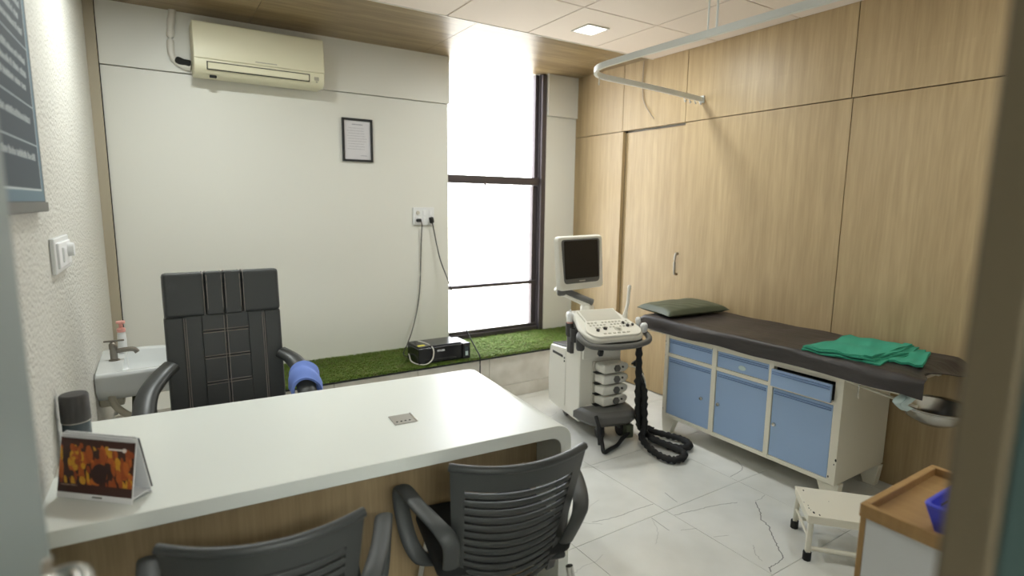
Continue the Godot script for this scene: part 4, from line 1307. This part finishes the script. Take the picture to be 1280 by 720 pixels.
# ------------------------------------------------------------------ things on the walls
func build_wall_things() -> void:
	# air conditioner
	var t := thing("air_conditioner", "cream wall-mounted split air conditioner above the white wall panel", "air conditioner", Vector3(0.29, 0, ZB + 0.0225))
	var body := rounded([Vector2(0.0, 2.33), Vector2(0.15, 2.325), Vector2(0.188, 2.36), Vector2(0.192, 2.408), Vector2(0.18, 2.63), Vector2(0.0, 2.635)], [0.0, 0.03, 0.02, 0.0, 0.015, 0.0], 5)
	var bx := Transform3D(Basis(Vector3.UP, -PI / 2), Vector3(0.39, 0, 0))
	part("body", mb().at(bx).prism(body, 0.78, 0.006), M.ac, t)
	var fp := rounded([Vector2(0.18, 2.416), Vector2(0.203, 2.416), Vector2(0.20, 2.53), Vector2(0.185, 2.632), Vector2(0.17, 2.636)], [0.0, 0.007, 0.0, 0.01, 0.0], 4)
	part("front_panel", mb().at(bx).prism(fp, 0.776, 0.004), M.ac, t)
	var fv := part("air_flap", mb().at(Transform3D(Basis.from_euler(Vector3(deg_to_rad(10), 0, 0)), Vector3(0.375, 2.378, 0.1945))).box(Vector3.ZERO, Vector3(0.60, 0.038, 0.010), 0.004), M.ac, t)
	part("flap_gap", mb().at(Transform3D(Basis.from_euler(Vector3(deg_to_rad(10), 0, 0)), Vector3(0.375, 2.378, 0.1905))).box(Vector3.ZERO, Vector3(0.612, 0.05, 0.008)), M.ac_dark, fv)
	part("brand_strip", mb().box(Vector3(0.41, 2.432, 0.2035), Vector3(0.13, 0.006, 0.001)), M.pipe_grey, t)
	part("indicator", mb().box(Vector3(0.726, 2.378, 0.1925), Vector3(0.03, 0.022, 0.004), 0.001), M.pipe_grey, t)
	part("indicator", mb().box(Vector3(0.726, 2.357, 0.1905), Vector3(0.012, 0.007, 0.004), 0.001), M.pipe_grey, t)
	part("clip", mb().box(Vector3(0.105, 2.322, 0.15), Vector3(0.04, 0.016, 0.02), 0.004), M.rubber, t)
	# pipe
	var p := thing("coolant_pipe", "white tape-wrapped pipe running from ceiling to air conditioner", "pipe", Vector3.ZERO)
	var pp := spline([Vector3(0.205, 2.722, -4.235), Vector3(0.19, 2.62, -4.232), Vector3(0.183, 2.50, -4.232), Vector3(0.19, 2.44, -4.232), Vector3(0.225, 2.40, -4.232), Vector3(0.285, 2.382, -4.22)], 6)
	var rr := []
	rng.seed = 4
	for i in pp.size():
		rr.append(0.020 + 0.002 * sin(i * 1.7) + rng.randf_range(-0.001, 0.001))
	part("wrap", mb().tube(pp, rr, 12), M.trim_white, p)
	part("insulation", mb().tube(spline([Vector3(0.205, 2.424, -4.222), Vector3(0.235, 2.412, -4.215), Vector3(0.284, 2.405, -4.215)], 4), [0.014, 0.02, 0.022, 0.023, 0.021, 0.02, 0.021, 0.022, 0.018], 10), M.rubber, p, "black foam sleeve")
	# certificate
	var c := thing("framed_certificate", "small framed document hanging on the white wall", "picture frame", Vector3(1.235, 1.858, ZB + 0.001))
	var fr := mb()
	fr.box(Vector3(0.008, 0.157, 0.009), Vector3(0.016, 0.314, 0.018), 0.002)
	fr.box(Vector3(0.222, 0.157, 0.009), Vector3(0.016, 0.314, 0.018), 0.002)
	fr.box(Vector3(0.115, 0.008, 0.009), Vector3(0.2, 0.016, 0.018), 0.002)
	fr.box(Vector3(0.115, 0.306, 0.009), Vector3(0.2, 0.016, 0.018), 0.002)
	part("frame", fr, M.black, c)
	var im := Image.create(200, 284, false, Image.FORMAT_RGB8)
	im.fill(c8(214, 212, 216))
	rng.seed = 33
	for k in 9:
		text_rows(im, 22 + rng.randi_range(0, 14), 178 - rng.randi_range(0, 30), 52 + k * 19, 5, c8(166, 164, 172))
	text_rows(im, 60, 140, 24, 8, c8(140, 138, 150))
	text_rows(im, 120, 172, 250, 6, c8(150, 148, 160))
	var pm := mat(Color.WHITE, 0.35)
	pm.albedo_texture = tex(im)
	part("backing", mb().box(Vector3(0.115, 0.157, 0.003), Vector3(0.2, 0.284, 0.006)), M.paper, c)
	part("paper", mb().card(Vector3(0.015, 0.015, 0.0065), Vector3(0.2, 0, 0), Vector3(0, 0.284, 0)), pm, c, "printed sheet")
	# switch and socket board
	var s := thing("socket_board", "white socket and switch board between certificate and window", "socket", Vector3(1.783, 1.378, ZB + 0.0005))
	part("plate", mb().box(Vector3(0.092, 0.072, 0.007), Vector3(0.184, 0.144, 0.014), 0.004), M.cup_white, s)
	part("module", mb().box(Vector3(0.04, 0.045, 0.014), Vector3(0.045, 0.05, 0.006), 0.003), M.paper, s)
	part("module", mb().box(Vector3(0.15, 0.045, 0.014), Vector3(0.045, 0.05, 0.006), 0.003), M.paper, s)
	part("rocker", mb().box(Vector3(0.095, 0.10, 0.016), Vector3(0.022, 0.042, 0.008), 0.003), M.paper, s)
	part("rocker", mb().box(Vector3(0.095, 0.045, 0.016), Vector3(0.022, 0.042, 0.008), 0.003), M.paper, s)
	part("rocker", mb().box(Vector3(0.15, 0.10, 0.016), Vector3(0.022, 0.042, 0.008), 0.003), M.paper, s)
	part("regulator", mb().at(T(Vector3(0.04, 0.10, 0.014), Vector3(90, 0, 0))).lathe([Vector2(0.016, 0), Vector2(0.015, 0.008), Vector2(0, 0.008)], 14), M.key, s)
	# switch on the left wall
	var ang := -atan(0.02)
	var lw := func(z: float, y: float) -> Vector3: return Vector3(-0.29 + 0.02 * (-1.88 - z), y, z)
	var w := thing("wall_switch", "small white wall switch below the blue notice board", "switch", lw.call(-2.49, 1.365), ang)
	part("plate", mb().box(Vector3(0.007, 0, 0), Vector3(0.014, 0.118, 0.32), 0.004), M.cup_white, w)
	part("switch_block", mb().box(Vector3(0.016, 0, 0), Vector3(0.012, 0.085, 0.26), 0.003), M.paper, w)
	part("knob", mb().at(T(Vector3(0.02, 0.01, -0.06), Vector3(0, 0, -90))).lathe([Vector2(0.026, 0), Vector2(0.023, 0.02), Vector2(0.0, 0.021)], 16), M.cup_white, w)
	part("rocker", mb().box(Vector3(0.024, 0.0, 0.06), Vector3(0.008, 0.05, 0.03), 0.003), M.cup_white, w)
	# notice board
	var nb := thing("notice_board", "dark blue-grey printed notice board on the left wall", "notice board", lw.call(-2.22, 1.515), ang)
	part("frame", mb().box(Vector3(0.010, 0.5, 0.45), Vector3(0.02, 1.0, 0.9), 0.002), M.black, nb)
	part("lower_rail", mb().box(Vector3(0.013, 0.014, 0.45), Vector3(0.026, 0.028, 0.9), 0.002), M.machine_grey, nb)
	var ni := Image.create(640, 720, false, Image.FORMAT_RGB8)
	ni.fill(c8(104, 128, 142))
	ni.fill_rect(Rect2i(24, 22, 592, 676), c8(196, 206, 210))
	ni.fill_rect(Rect2i(28, 26, 584, 668), c8(62, 74, 84))
	rng.seed = 51
	for y in [60, 150, 255, 400, 520, 600]:
		ni.fill_rect(Rect2i(28, y, 584, 3), c8(170, 182, 188))
	var yy := 36
	for row in [[80, 3], [172, 4], [284, 4], [424, 3], [545, 1], [620, 1]]:
		for k in row[1]:
			text_rows(ni, 60, 560 + rng.randi_range(0, 34), row[0] + k * 27, 15, c8(186, 194, 198))
	yy += 1
	var nm := mat(Color.WHITE, 0.7)
	nm.albedo_texture = tex(ni)
	# right edge of the print lies deeper in the room (local -z)
	part("print", mb().card(Vector3(0.0212, 0.03, 0.89), Vector3(0, 0, -0.87), Vector3(0, 0.96, 0)), nm, nb, "printed sheet with rows of light lettering")

# ------------------------------------------------------------------ printer and cables
func build_printer_and_cables() -> void:
	var gy := 0.372
	var t := thing("printer", "black ink tank printer standing on the artificial turf", "printer", Vector3(1.80, gy, -3.835))
	t.scale = Vector3(1.07, 1.06, 1.1)
	part("body", mb().box(Vector3(-0.03, 0.06, 0.0), Vector3(0.335, 0.115, 0.20), 0.008, true), M.gloss_black, t)
	part("lid", mb().box(Vector3(-0.03, 0.122, -0.005), Vector3(0.325, 0.012, 0.185), 0.004), M.gloss_black, t)
	var tk := part("ink_tank", mb().box(Vector3(0.168, 0.06, 0.008), Vector3(0.062, 0.118, 0.205), 0.008), M.gloss_black, t)
	part("tank_window", mb().box(Vector3(0.166, 0.058, 0.111), Vector3(0.028, 0.07, 0.004), 0.002), M.ink, tk)
	part("level", mb().box(Vector3(0.166, 0.045, 0.1135), Vector3(0.02, 0.03, 0.002)), M.rag, tk)
	part("paper_slot", mb().box(Vector3(-0.03, 0.028, 0.098), Vector3(0.24, 0.012, 0.01), 0.002), M.rubber, t)
	part("sticker", mb().box(Vector3(-0.16, 0.1285, 0.055), Vector3(0.05, 0.002, 0.03)), M.yellow, t, "yellow sticker")
	var tm := TextMesh.new()
	tm.text = "EPSON"
	tm.font_size = 16
	tm.pixel_size = 0.0011
	tm.depth = 0.001
	var sf := SystemFont.new()
	sf.font_names = PackedStringArray(["Droid Sans"])
	sf.font_weight = 700
	tm.font = sf
	var tx := part("lettering", tm, M.cup_white, t, "small white brand lettering")
	tx.position = Vector3(-0.03, 0.088, 0.1012)
	# white lead looped over the printer
	solo("printer_lead", mb().tube(spline([Vector3(1.655, gy + 0.02, -3.955), Vector3(1.66, gy + 0.12, -3.95), Vector3(1.685, gy + 0.137, -3.85), Vector3(1.70, gy + 0.12, -3.72), Vector3(1.69, gy + 0.045, -3.705), Vector3(1.64, gy + 0.008, -3.71), Vector3(1.585, gy + 0.010, -3.74), Vector3(1.56, gy + 0.022, -3.80), Vector3(1.57, gy + 0.05, -3.86), Vector3(1.60, gy + 0.04, -3.95)], 7), 0.0045, 7), M.cable_white, "white lead looped round the front of the printer", "cable")
	# two black power cords
	var a := thing("plugged_lead", "black power cord from left plug curving down to the printer", "power cord", Vector3.ZERO, 0.0, "black cords below the socket board")
	part("plug", mb().at(T(Vector3(1.825, 1.418, -4.24))).box(Vector3.ZERO, Vector3(0.042, 0.028, 0.03), 0.009), M.black, a)
	part("cord", mb().tube(spline([Vector3(1.836, 1.412, -4.235), Vector3(1.85, 1.38, -4.24), Vector3(1.848, 1.22, -4.255), Vector3(1.836, 0.92, -4.255), Vector3(1.81, 0.72, -4.25), Vector3(1.74, 0.54, -4.20), Vector3(1.66, 0.44, -4.12), Vector3(1.60, 0.385, -4.05), Vector3(1.62, 0.378, -3.97), Vector3(1.66, 0.40, -3.935)], 7), 0.0042, 7), M.black, a)
	var b := thing("plugged_lead", "black power cord from right plug crossing the window's lower corner", "power cord", Vector3.ZERO, 0.0, "black cords below the socket board")
	part("plug", mb().at(T(Vector3(1.935, 1.42, -4.238), Vector3(0, 0, 12))).box(Vector3.ZERO, Vector3(0.035, 0.05, 0.034), 0.010), M.black, b)
	part("cord", mb().tube(spline([Vector3(1.94, 1.40, -4.232), Vector3(1.955, 1.33, -4.235), Vector3(2.0, 1.1, -4.22), Vector3(2.05, 0.92, -4.17), Vector3(2.08, 0.72, -4.07), Vector3(2.09, 0.55, -3.93), Vector3(2.095, 0.44, -3.80), Vector3(2.085, 0.385, -3.70), Vector3(2.08, 0.33, -3.682), Vector3(2.08, 0.15, -3.68), Vector3(2.09, 0.012, -3.66)], 7), 0.0048, 7), M.black, b)

# ------------------------------------------------------------------ things on the desk
func build_desk_things() -> void:
	var t := thing("desk_calendar", "spiral-bound tent calendar with orange picture on the desk", "calendar", Vector3(-0.156, 0.7512, -1.812), deg_to_rad(-42.0))
	var w := 0.232
	var h := 0.172
	var d := 0.034
	# front and back boards leaning together
	var la := rad_to_deg(atan(d / h))
	var fx := Transform3D(Basis.from_euler(Vector3(-deg_to_rad(la), 0, 0)), Vector3(0, 0, d))
	part("front_board", mb().at(fx).box(Vector3(0, h * 0.5, 0), Vector3(w, h, 0.003)), M.paper, t)
	var bxf := Transform3D(Basis.from_euler(Vector3(deg_to_rad(la), 0, 0)), Vector3(0, 0, -d))
	part("back_board", mb().at(bxf).box(Vector3(0, h * 0.5, 0), Vector3(w, h, 0.003)), M.paper, t)
	part("back_page", mb().at(bxf).box(Vector3(0.002, h * 0.55, -0.004), Vector3(w, h * 0.9, 0.002)), M.dark_grey, t)
	part("base_board", mb().at(T(Vector3(0, 0.012, 0), Vector3(0, 0, 0))).box(Vector3(0, 0, 0), Vector3(w, 0.002, d * 1.8)), M.paper, t)
	var im := Image.create(430, 300, false, Image.FORMAT_RGB8)
	im.fill(c8(58, 26, 18))
	rng.seed = 64
	for k in 150:
		var cxx := rng.randi_range(0, 430)
		var cyy := rng.randi_range(20, 230)
		var ww := rng.randi_range(16, 40)
		var hh := rng.randi_range(30, 90)
		var col := c8(214, 116, 44).lerp(c8(150, 66, 28), rng.randf())
		if rng.randf() < 0.22:
			col = c8(224, 168, 44)
		if rng.randf() < 0.12:
			col = c8(44, 22, 20)
		for yq in hh:
			var half := int(ww * sqrt(maxf(0.0, 1.0 - pow((yq - hh * 0.5) / (hh * 0.5), 2.0))) * 0.5)
			var sh := int((yq - hh * 0.5) * 0.25)
			var c2 := col.lerp(c8(90, 36, 16), 0.5 if yq % 7 < 2 else 0.0)
			im.fill_rect(Rect2i(cxx - half + sh, cyy + yq, half * 2, 1), c2)
	for yq in 110:
		var half := int(46.0 * sqrt(maxf(0.0, 1.0 - pow((yq - 55) / 55.0, 2.0))))
		im.fill_rect(Rect2i(236 - half, 130 + yq, half * 2, 1), c8(50, 26, 24))
	im.fill_rect(Rect2i(0, 250, 430, 50), c8(62, 30, 24))
	im.fill_rect(Rect2i(278, 42, 80, 9), c8(236, 230, 226))
	for yq in 24:
		var half := int(13.0 * sqrt(maxf(0.0, 1.0 - pow((yq - 12) / 12.0, 2.0))))
		im.fill_rect(Rect2i(370 - half, 35 + yq, half * 2, 1), c8(236, 226, 220))
	text_rows(im, 18, 110, 254, 8, c8(170, 140, 120))
	var pm := mat(Color.WHITE, 0.28)
	pm.albedo_texture = tex(im)
	part("picture_page", mb().at(fx).card(Vector3(-w / 2 + 0.001, 0.016, 0.0022), Vector3(w - 0.002, 0, 0), Vector3(0, h - 0.026, 0)), pm, t, "orange and brown printed picture")
	var foot := part("footer", mb().at(fx).box(Vector3(0, 0.009, 0.0018), Vector3(w, 0.013, 0.001)), M.paper, t)
	part("print_mark", mb().at(fx).box(Vector3(0.01, 0.009, 0.0025), Vector3(0.030, 0.004, 0.0004)), M.machine_grey, foot)
	for i in 30:
		var x := -w / 2 + 0.012 + i * (w - 0.024) / 29.0
		var ring := []
		for k in 9:
			var a := TAU * k / 9.0
			ring.append(Vector3(x, h - 0.006 + sin(a) * 0.009, cos(a) * 0.008))
		part("ring", mb().tube(ring, 0.0013, 4, 1.0, true), M.cup_white, t)
	# flask
	var f := thing("flask", "dark cylindrical flask with black cap standing behind the calendar", "flask", Vector3(-0.238, 0.7502, -2.14))
	part("body", mb().lathe([Vector2(0, 0), Vector2(0.034, 0), Vector2(0.037, 0.004), Vector2(0.037, 0.118), Vector2(0, 0.118)], 24), M.ink, f)
	part("band", mb().lathe([Vector2(0.0365, 0.116), Vector2(0.0378, 0.117), Vector2(0.0378, 0.121), Vector2(0.0365, 0.122)], 24), M.brushed, f)
	part("cap", mb().lathe([Vector2(0.038, 0.12), Vector2(0.039, 0.123), Vector2(0.038, 0.200), Vector2(0.034, 0.205), Vector2(0, 0.206)], 24), M.dark_grey, f)

# ------------------------------------------------------------------ side cabinet with tray top
func build_side_cabinet() -> void:
	var t := thing("side_cabinet", "white low cabinet with a lipped wooden tray top by the doorway", "cabinet", Vector3(1.69, 0, -0.405))
	part("body", mb().box(Vector3(0, 0.385, 0), Vector3(0.39, 0.77, 0.455), 0.002), M.cup_white, t)
	part("edge_strip", mb().box(Vector3(-0.19, 0.385, -0.2345), Vector3(0.012, 0.77, 0.014), 0.002), M.tray_wood, t)
	part("top_board", mb().box(Vector3(0, 0.776, 0), Vector3(0.415, 0.014, 0.48), 0.002), M.tray_wood, t)
	part("lip", mb().box(Vector3(-0.199, 0.793, 0), Vector3(0.018, 0.024, 0.48), 0.003), M.tray_wood, t)
	part("lip", mb().box(Vector3(0.199, 0.793, 0), Vector3(0.018, 0.024, 0.48), 0.003), M.tray_wood, t)
	part("lip", mb().box(Vector3(0, 0.793, -0.231), Vector3(0.38, 0.024, 0.018), 0.003), M.tray_wood, t)
	part("lip", mb().box(Vector3(0, 0.793, 0.231), Vector3(0.38, 0.024, 0.018), 0.003), M.tray_wood, t)
	var b := thing("plastic_basket", "blue plastic basket on the wooden tray top", "basket", Vector3(1.622, 0.784, -0.39))
	var hw := 0.115
	var hd := 0.125
	var hh := 0.072
	var wl := mb()
	for s in [-1.0, 1.0]:
		wl.sheet(4, 3, func(u: float, v: float) -> Vector3: return Vector3(s * (hw - 0.02 + 0.02 * v), 0.002 + v * hh, lerpf(-1, 1, u) * (hd - 0.02 + 0.02 * v)), 0.003, s > 0)
		wl.sheet(4, 3, func(u: float, v: float) -> Vector3: return Vector3(lerpf(-1, 1, u) * (hw - 0.02 + 0.02 * v), 0.002 + v * hh, s * (hd - 0.02 + 0.02 * v)), 0.003, s < 0)
	part("sides", wl, M.basket, b)
	part("bottom", mb().box(Vector3(0, 0.002, 0), Vector3((hw - 0.02) * 2, 0.003, (hd - 0.02) * 2)), M.basket, b)
	var rim := []
	for p in rect(-hw, -hd, hw, hd, 0.02):
		rim.append(Vector3(p.x, hh + 0.002, p.y))
	part("rim", mb().tube(rim, 0.006, 6, 0.8, true), M.basket, b)
	part("hole", mb().box(Vector3(-0.03, 0.045, -hd + 0.0075), Vector3(0.035, 0.022, 0.004), 0.001), M.black, b)

# ------------------------------------------------------------------ step stool
func build_stool() -> void:
	# local x: short side c1-c2, local z: long side
	var t := thing("step_stool", "chipped cream metal step stool on the marble floor", "step stool", Vector3(2.451, 0, -1.315), 0.0)
	var ex := Vector3(-0.7455, 0, 0.6666)
	var ez := Vector3(0.6666, 0, 0.7455)
	t.basis = Basis(ex, Vector3.UP, ex.cross(Vector3.UP))
	var sg := 1.0 if ex.cross(Vector3.UP).dot(ez) > 0.0 else -1.0
	var l := 0.40
	var w := 0.275
	var zc := sg * l * 0.5
	part("tread", mb().box(Vector3(0, 0.207, zc), Vector3(w, 0.012, l), 0.003), M.cream, t)
	var ap := mb()
	for s in [-1, 1]:
		ap.box(Vector3(s * (w / 2 - 0.004), 0.19, zc), Vector3(0.006, 0.03, l - 0.01), 0.002)
		ap.box(Vector3(0, 0.19, zc + s * (l / 2 - 0.004)), Vector3(w - 0.01, 0.03, 0.006), 0.002)
	part("apron", ap, M.cream, t)
	for sx in [-1.0, 1.0]:
		for sz in [-1.0, 1.0]:
			var a := Vector3(sx * (w / 2 - 0.015), 0.19, zc + sz * (l / 2 - 0.018))
			var b := a + Vector3(sx * 0.008, -0.17, sz * 0.006)
			var lg := part("leg", mb().tube([a, b], 0.0135, 4), M.cream, t)
			part("rubber_foot", mb().tube([b + Vector3(0, 0.018, 0), b + Vector3(0, -0.02, 0)], 0.018, 8), M.rubber, lg)
	for sx in [-1.0, 1.0]:
		part("stretcher", mb().tube([Vector3(sx * (w / 2 - 0.01), 0.055, zc - l / 2 + 0.015), Vector3(sx * (w / 2 - 0.01), 0.055, zc + l / 2 - 0.015)], 0.010, 6), M.cream, t)
	for sz in [-1.0, 1.0]:
		part("stretcher", mb().tube([Vector3(-w / 2 + 0.012, 0.10, zc + sz * (l / 2 - 0.014)), Vector3(w / 2 - 0.012, 0.10, zc + sz * (l / 2 - 0.014))], 0.007, 6), M.cream, t)
	rng.seed = 90
	var z0 := zc - sg * l / 2
	for q in [[-0.10, 0.03, 0.016], [0.045, 0.02, 0.010], [0.07, 0.018, 0.012], [0.105, 0.03, 0.022], [0.12, 0.05, 0.016], [0.085, 0.022, 0.008], [-0.02, 0.12, 0.006], [0.02, 0.008, 0.008]]:
		part("paint_chip", mb().lathe([Vector2(q[2] * 0.5, 0.2128), Vector2(q[2] * 0.4, 0.2136), Vector2(0, 0.2136)], 7, Vector3(q[0], 0, z0 + sg * q[1]), Vector2(1.0, 0.45)), M.rubber, t)

# ------------------------------------------------------------------ curtain rail
func build_rail() -> void:
	var t := thing("curtain_rail", "pale metal curtain rail curving from ceiling hanger to wood wall", "curtain rail", Vector3.ZERO)
	var pts := [Vector3(2.285, 2.352, -0.16), Vector3(2.275, 2.352, -0.9), Vector3(2.262, 2.352, -1.8), Vector3(2.252, 2.351, -2.3)]
	for k in 9:
		var a := PI / 2 * k / 8.0
		pts.append(Vector3(2.252 + 0.27 * (1.0 - cos(a)), 2.350, -2.53 - 0.27 * sin(a)))
	pts.append_array([Vector3(2.8, 2.345, -2.808), Vector3(3.1, 2.335, -2.815), Vector3(3.43, 2.322, -2.822)])
	# rectangular section
	var b := mb()
	var n := pts.size()
	var hw := 0.010
	var hh := 0.016
	for i in n - 1:
		var da: Vector3 = (pts[mini(i + 1, n - 1)] - pts[maxi(i - 1, 0)]).normalized()
		var db: Vector3 = (pts[mini(i + 2, n - 1)] - pts[i]).normalized()
		var sa := da.cross(Vector3.UP).normalized()
		var sb := db.cross(Vector3.UP).normalized()
		var ca := []
		var cb := []
		for q in [[-1, -1], [1, -1], [1, 1], [-1, 1]]:
			ca.append(pts[i] + sa * hw * q[0] + Vector3(0, hh * q[1], 0))
			cb.append(pts[i + 1] + sb * hw * q[0] + Vector3(0, hh * q[1], 0))
		for k in 4:
			var j := (k + 1) % 4
			var na: Vector3 = [Vector3.DOWN, sa, Vector3.UP, -sa][k]
			var nb: Vector3 = [Vector3.DOWN, sb, Vector3.UP, -sb][k]
			b.quad(b.vert(ca[k], na), b.vert(ca[j], na), b.vert(cb[j], nb), b.vert(cb[k], nb))
	part("rail", b, M.alu, t)
	part("hanger", mb().tube([Vector3(2.262, 2.365, -1.8), Vector3(2.262, HC, -1.8)], 0.005, 8), M.alu, t)
	part("hanger", mb().tube([Vector3(2.245, 2.365, -1.835), Vector3(2.245, HC, -1.835)], 0.004, 8), M.alu, t)
	part("wall_bracket", mb().box(Vector3(3.433, 2.322, -2.822), Vector3(0.014, 0.05, 0.04), 0.003), M.alu, t)
	for k in 4:
		var x := 3.24 + k * 0.055
		part("glider", mb().tube(spline([Vector3(x, 2.314, -2.818), Vector3(x + 0.004, 2.295, -2.818), Vector3(x + 0.012, 2.285, -2.818), Vector3(x + 0.016, 2.297, -2.818)], 4), 0.004, 6), M.cup_white, t)
	part("glider", mb().tube([Vector3(2.40, 2.336, -2.765), Vector3(2.40, 2.29, -2.765)], 0.005, 6), M.cable_white, t)
	solo("loose_wire", mb().tube(spline([Vector3(3.425, 2.70, -3.41), Vector3(3.43, 2.58, -3.42), Vector3(3.432, 2.42, -3.41), Vector3(3.43, 2.33, -3.36), Vector3(3.425, 2.24, -3.275)], 6), 0.004, 6), M.tbar, "thin loose wire hanging from the ceiling against the wood wall", "wire")

# ------------------------------------------------------------------ doorway
func build_doorway() -> void:
	var tr := structure("trim_2", "brown door frame at the right edge, out of focus")
	part("frame_post", mb().box(Vector3(0.525, 1.06, -0.143), Vector3(0.05, 2.12, 0.034), 0.004), M.jamb, tr)
	part("frame_lining", mb().box(Vector3(0.526, 1.06, -0.055), Vector3(0.044, 2.12, 0.14), 0.002), M.teal, tr)
	part("frame_post", mb().box(Vector3(-0.205, 1.06, -0.143), Vector3(0.05, 2.12, 0.034), 0.004), M.jamb, tr)
	part("frame_head", mb().box(Vector3(0.16, 2.125, -0.143), Vector3(0.78, 0.05, 0.034), 0.004), M.jamb, tr)
	var d := structure("door_2", "grey-green door leaf standing open at the left edge, out of focus")
	part("leaf", mb().box(Vector3(-0.151, 1.055, -0.505), Vector3(0.036, 2.09, 0.68), 0.003), M.door_grey, d)
	var h := part("lever", mb().tube(spline([Vector3(-0.134, 1.108, -0.80), Vector3(-0.11, 1.109, -0.80), Vector3(-0.098, 1.110, -0.79), Vector3(-0.093, 1.110, -0.76), Vector3(-0.092, 1.109, -0.70)], 5), 0.0095, 10), M.chrome, d, "chrome lever handle")
	part("rose", mb().at(T(Vector3(-0.133, 1.108, -0.80), Vector3(0, 0, -90))).lathe([Vector2(0.026, 0), Vector2(0.025, 0.008), Vector2(0, 0.008)], 18), M.chrome, h)
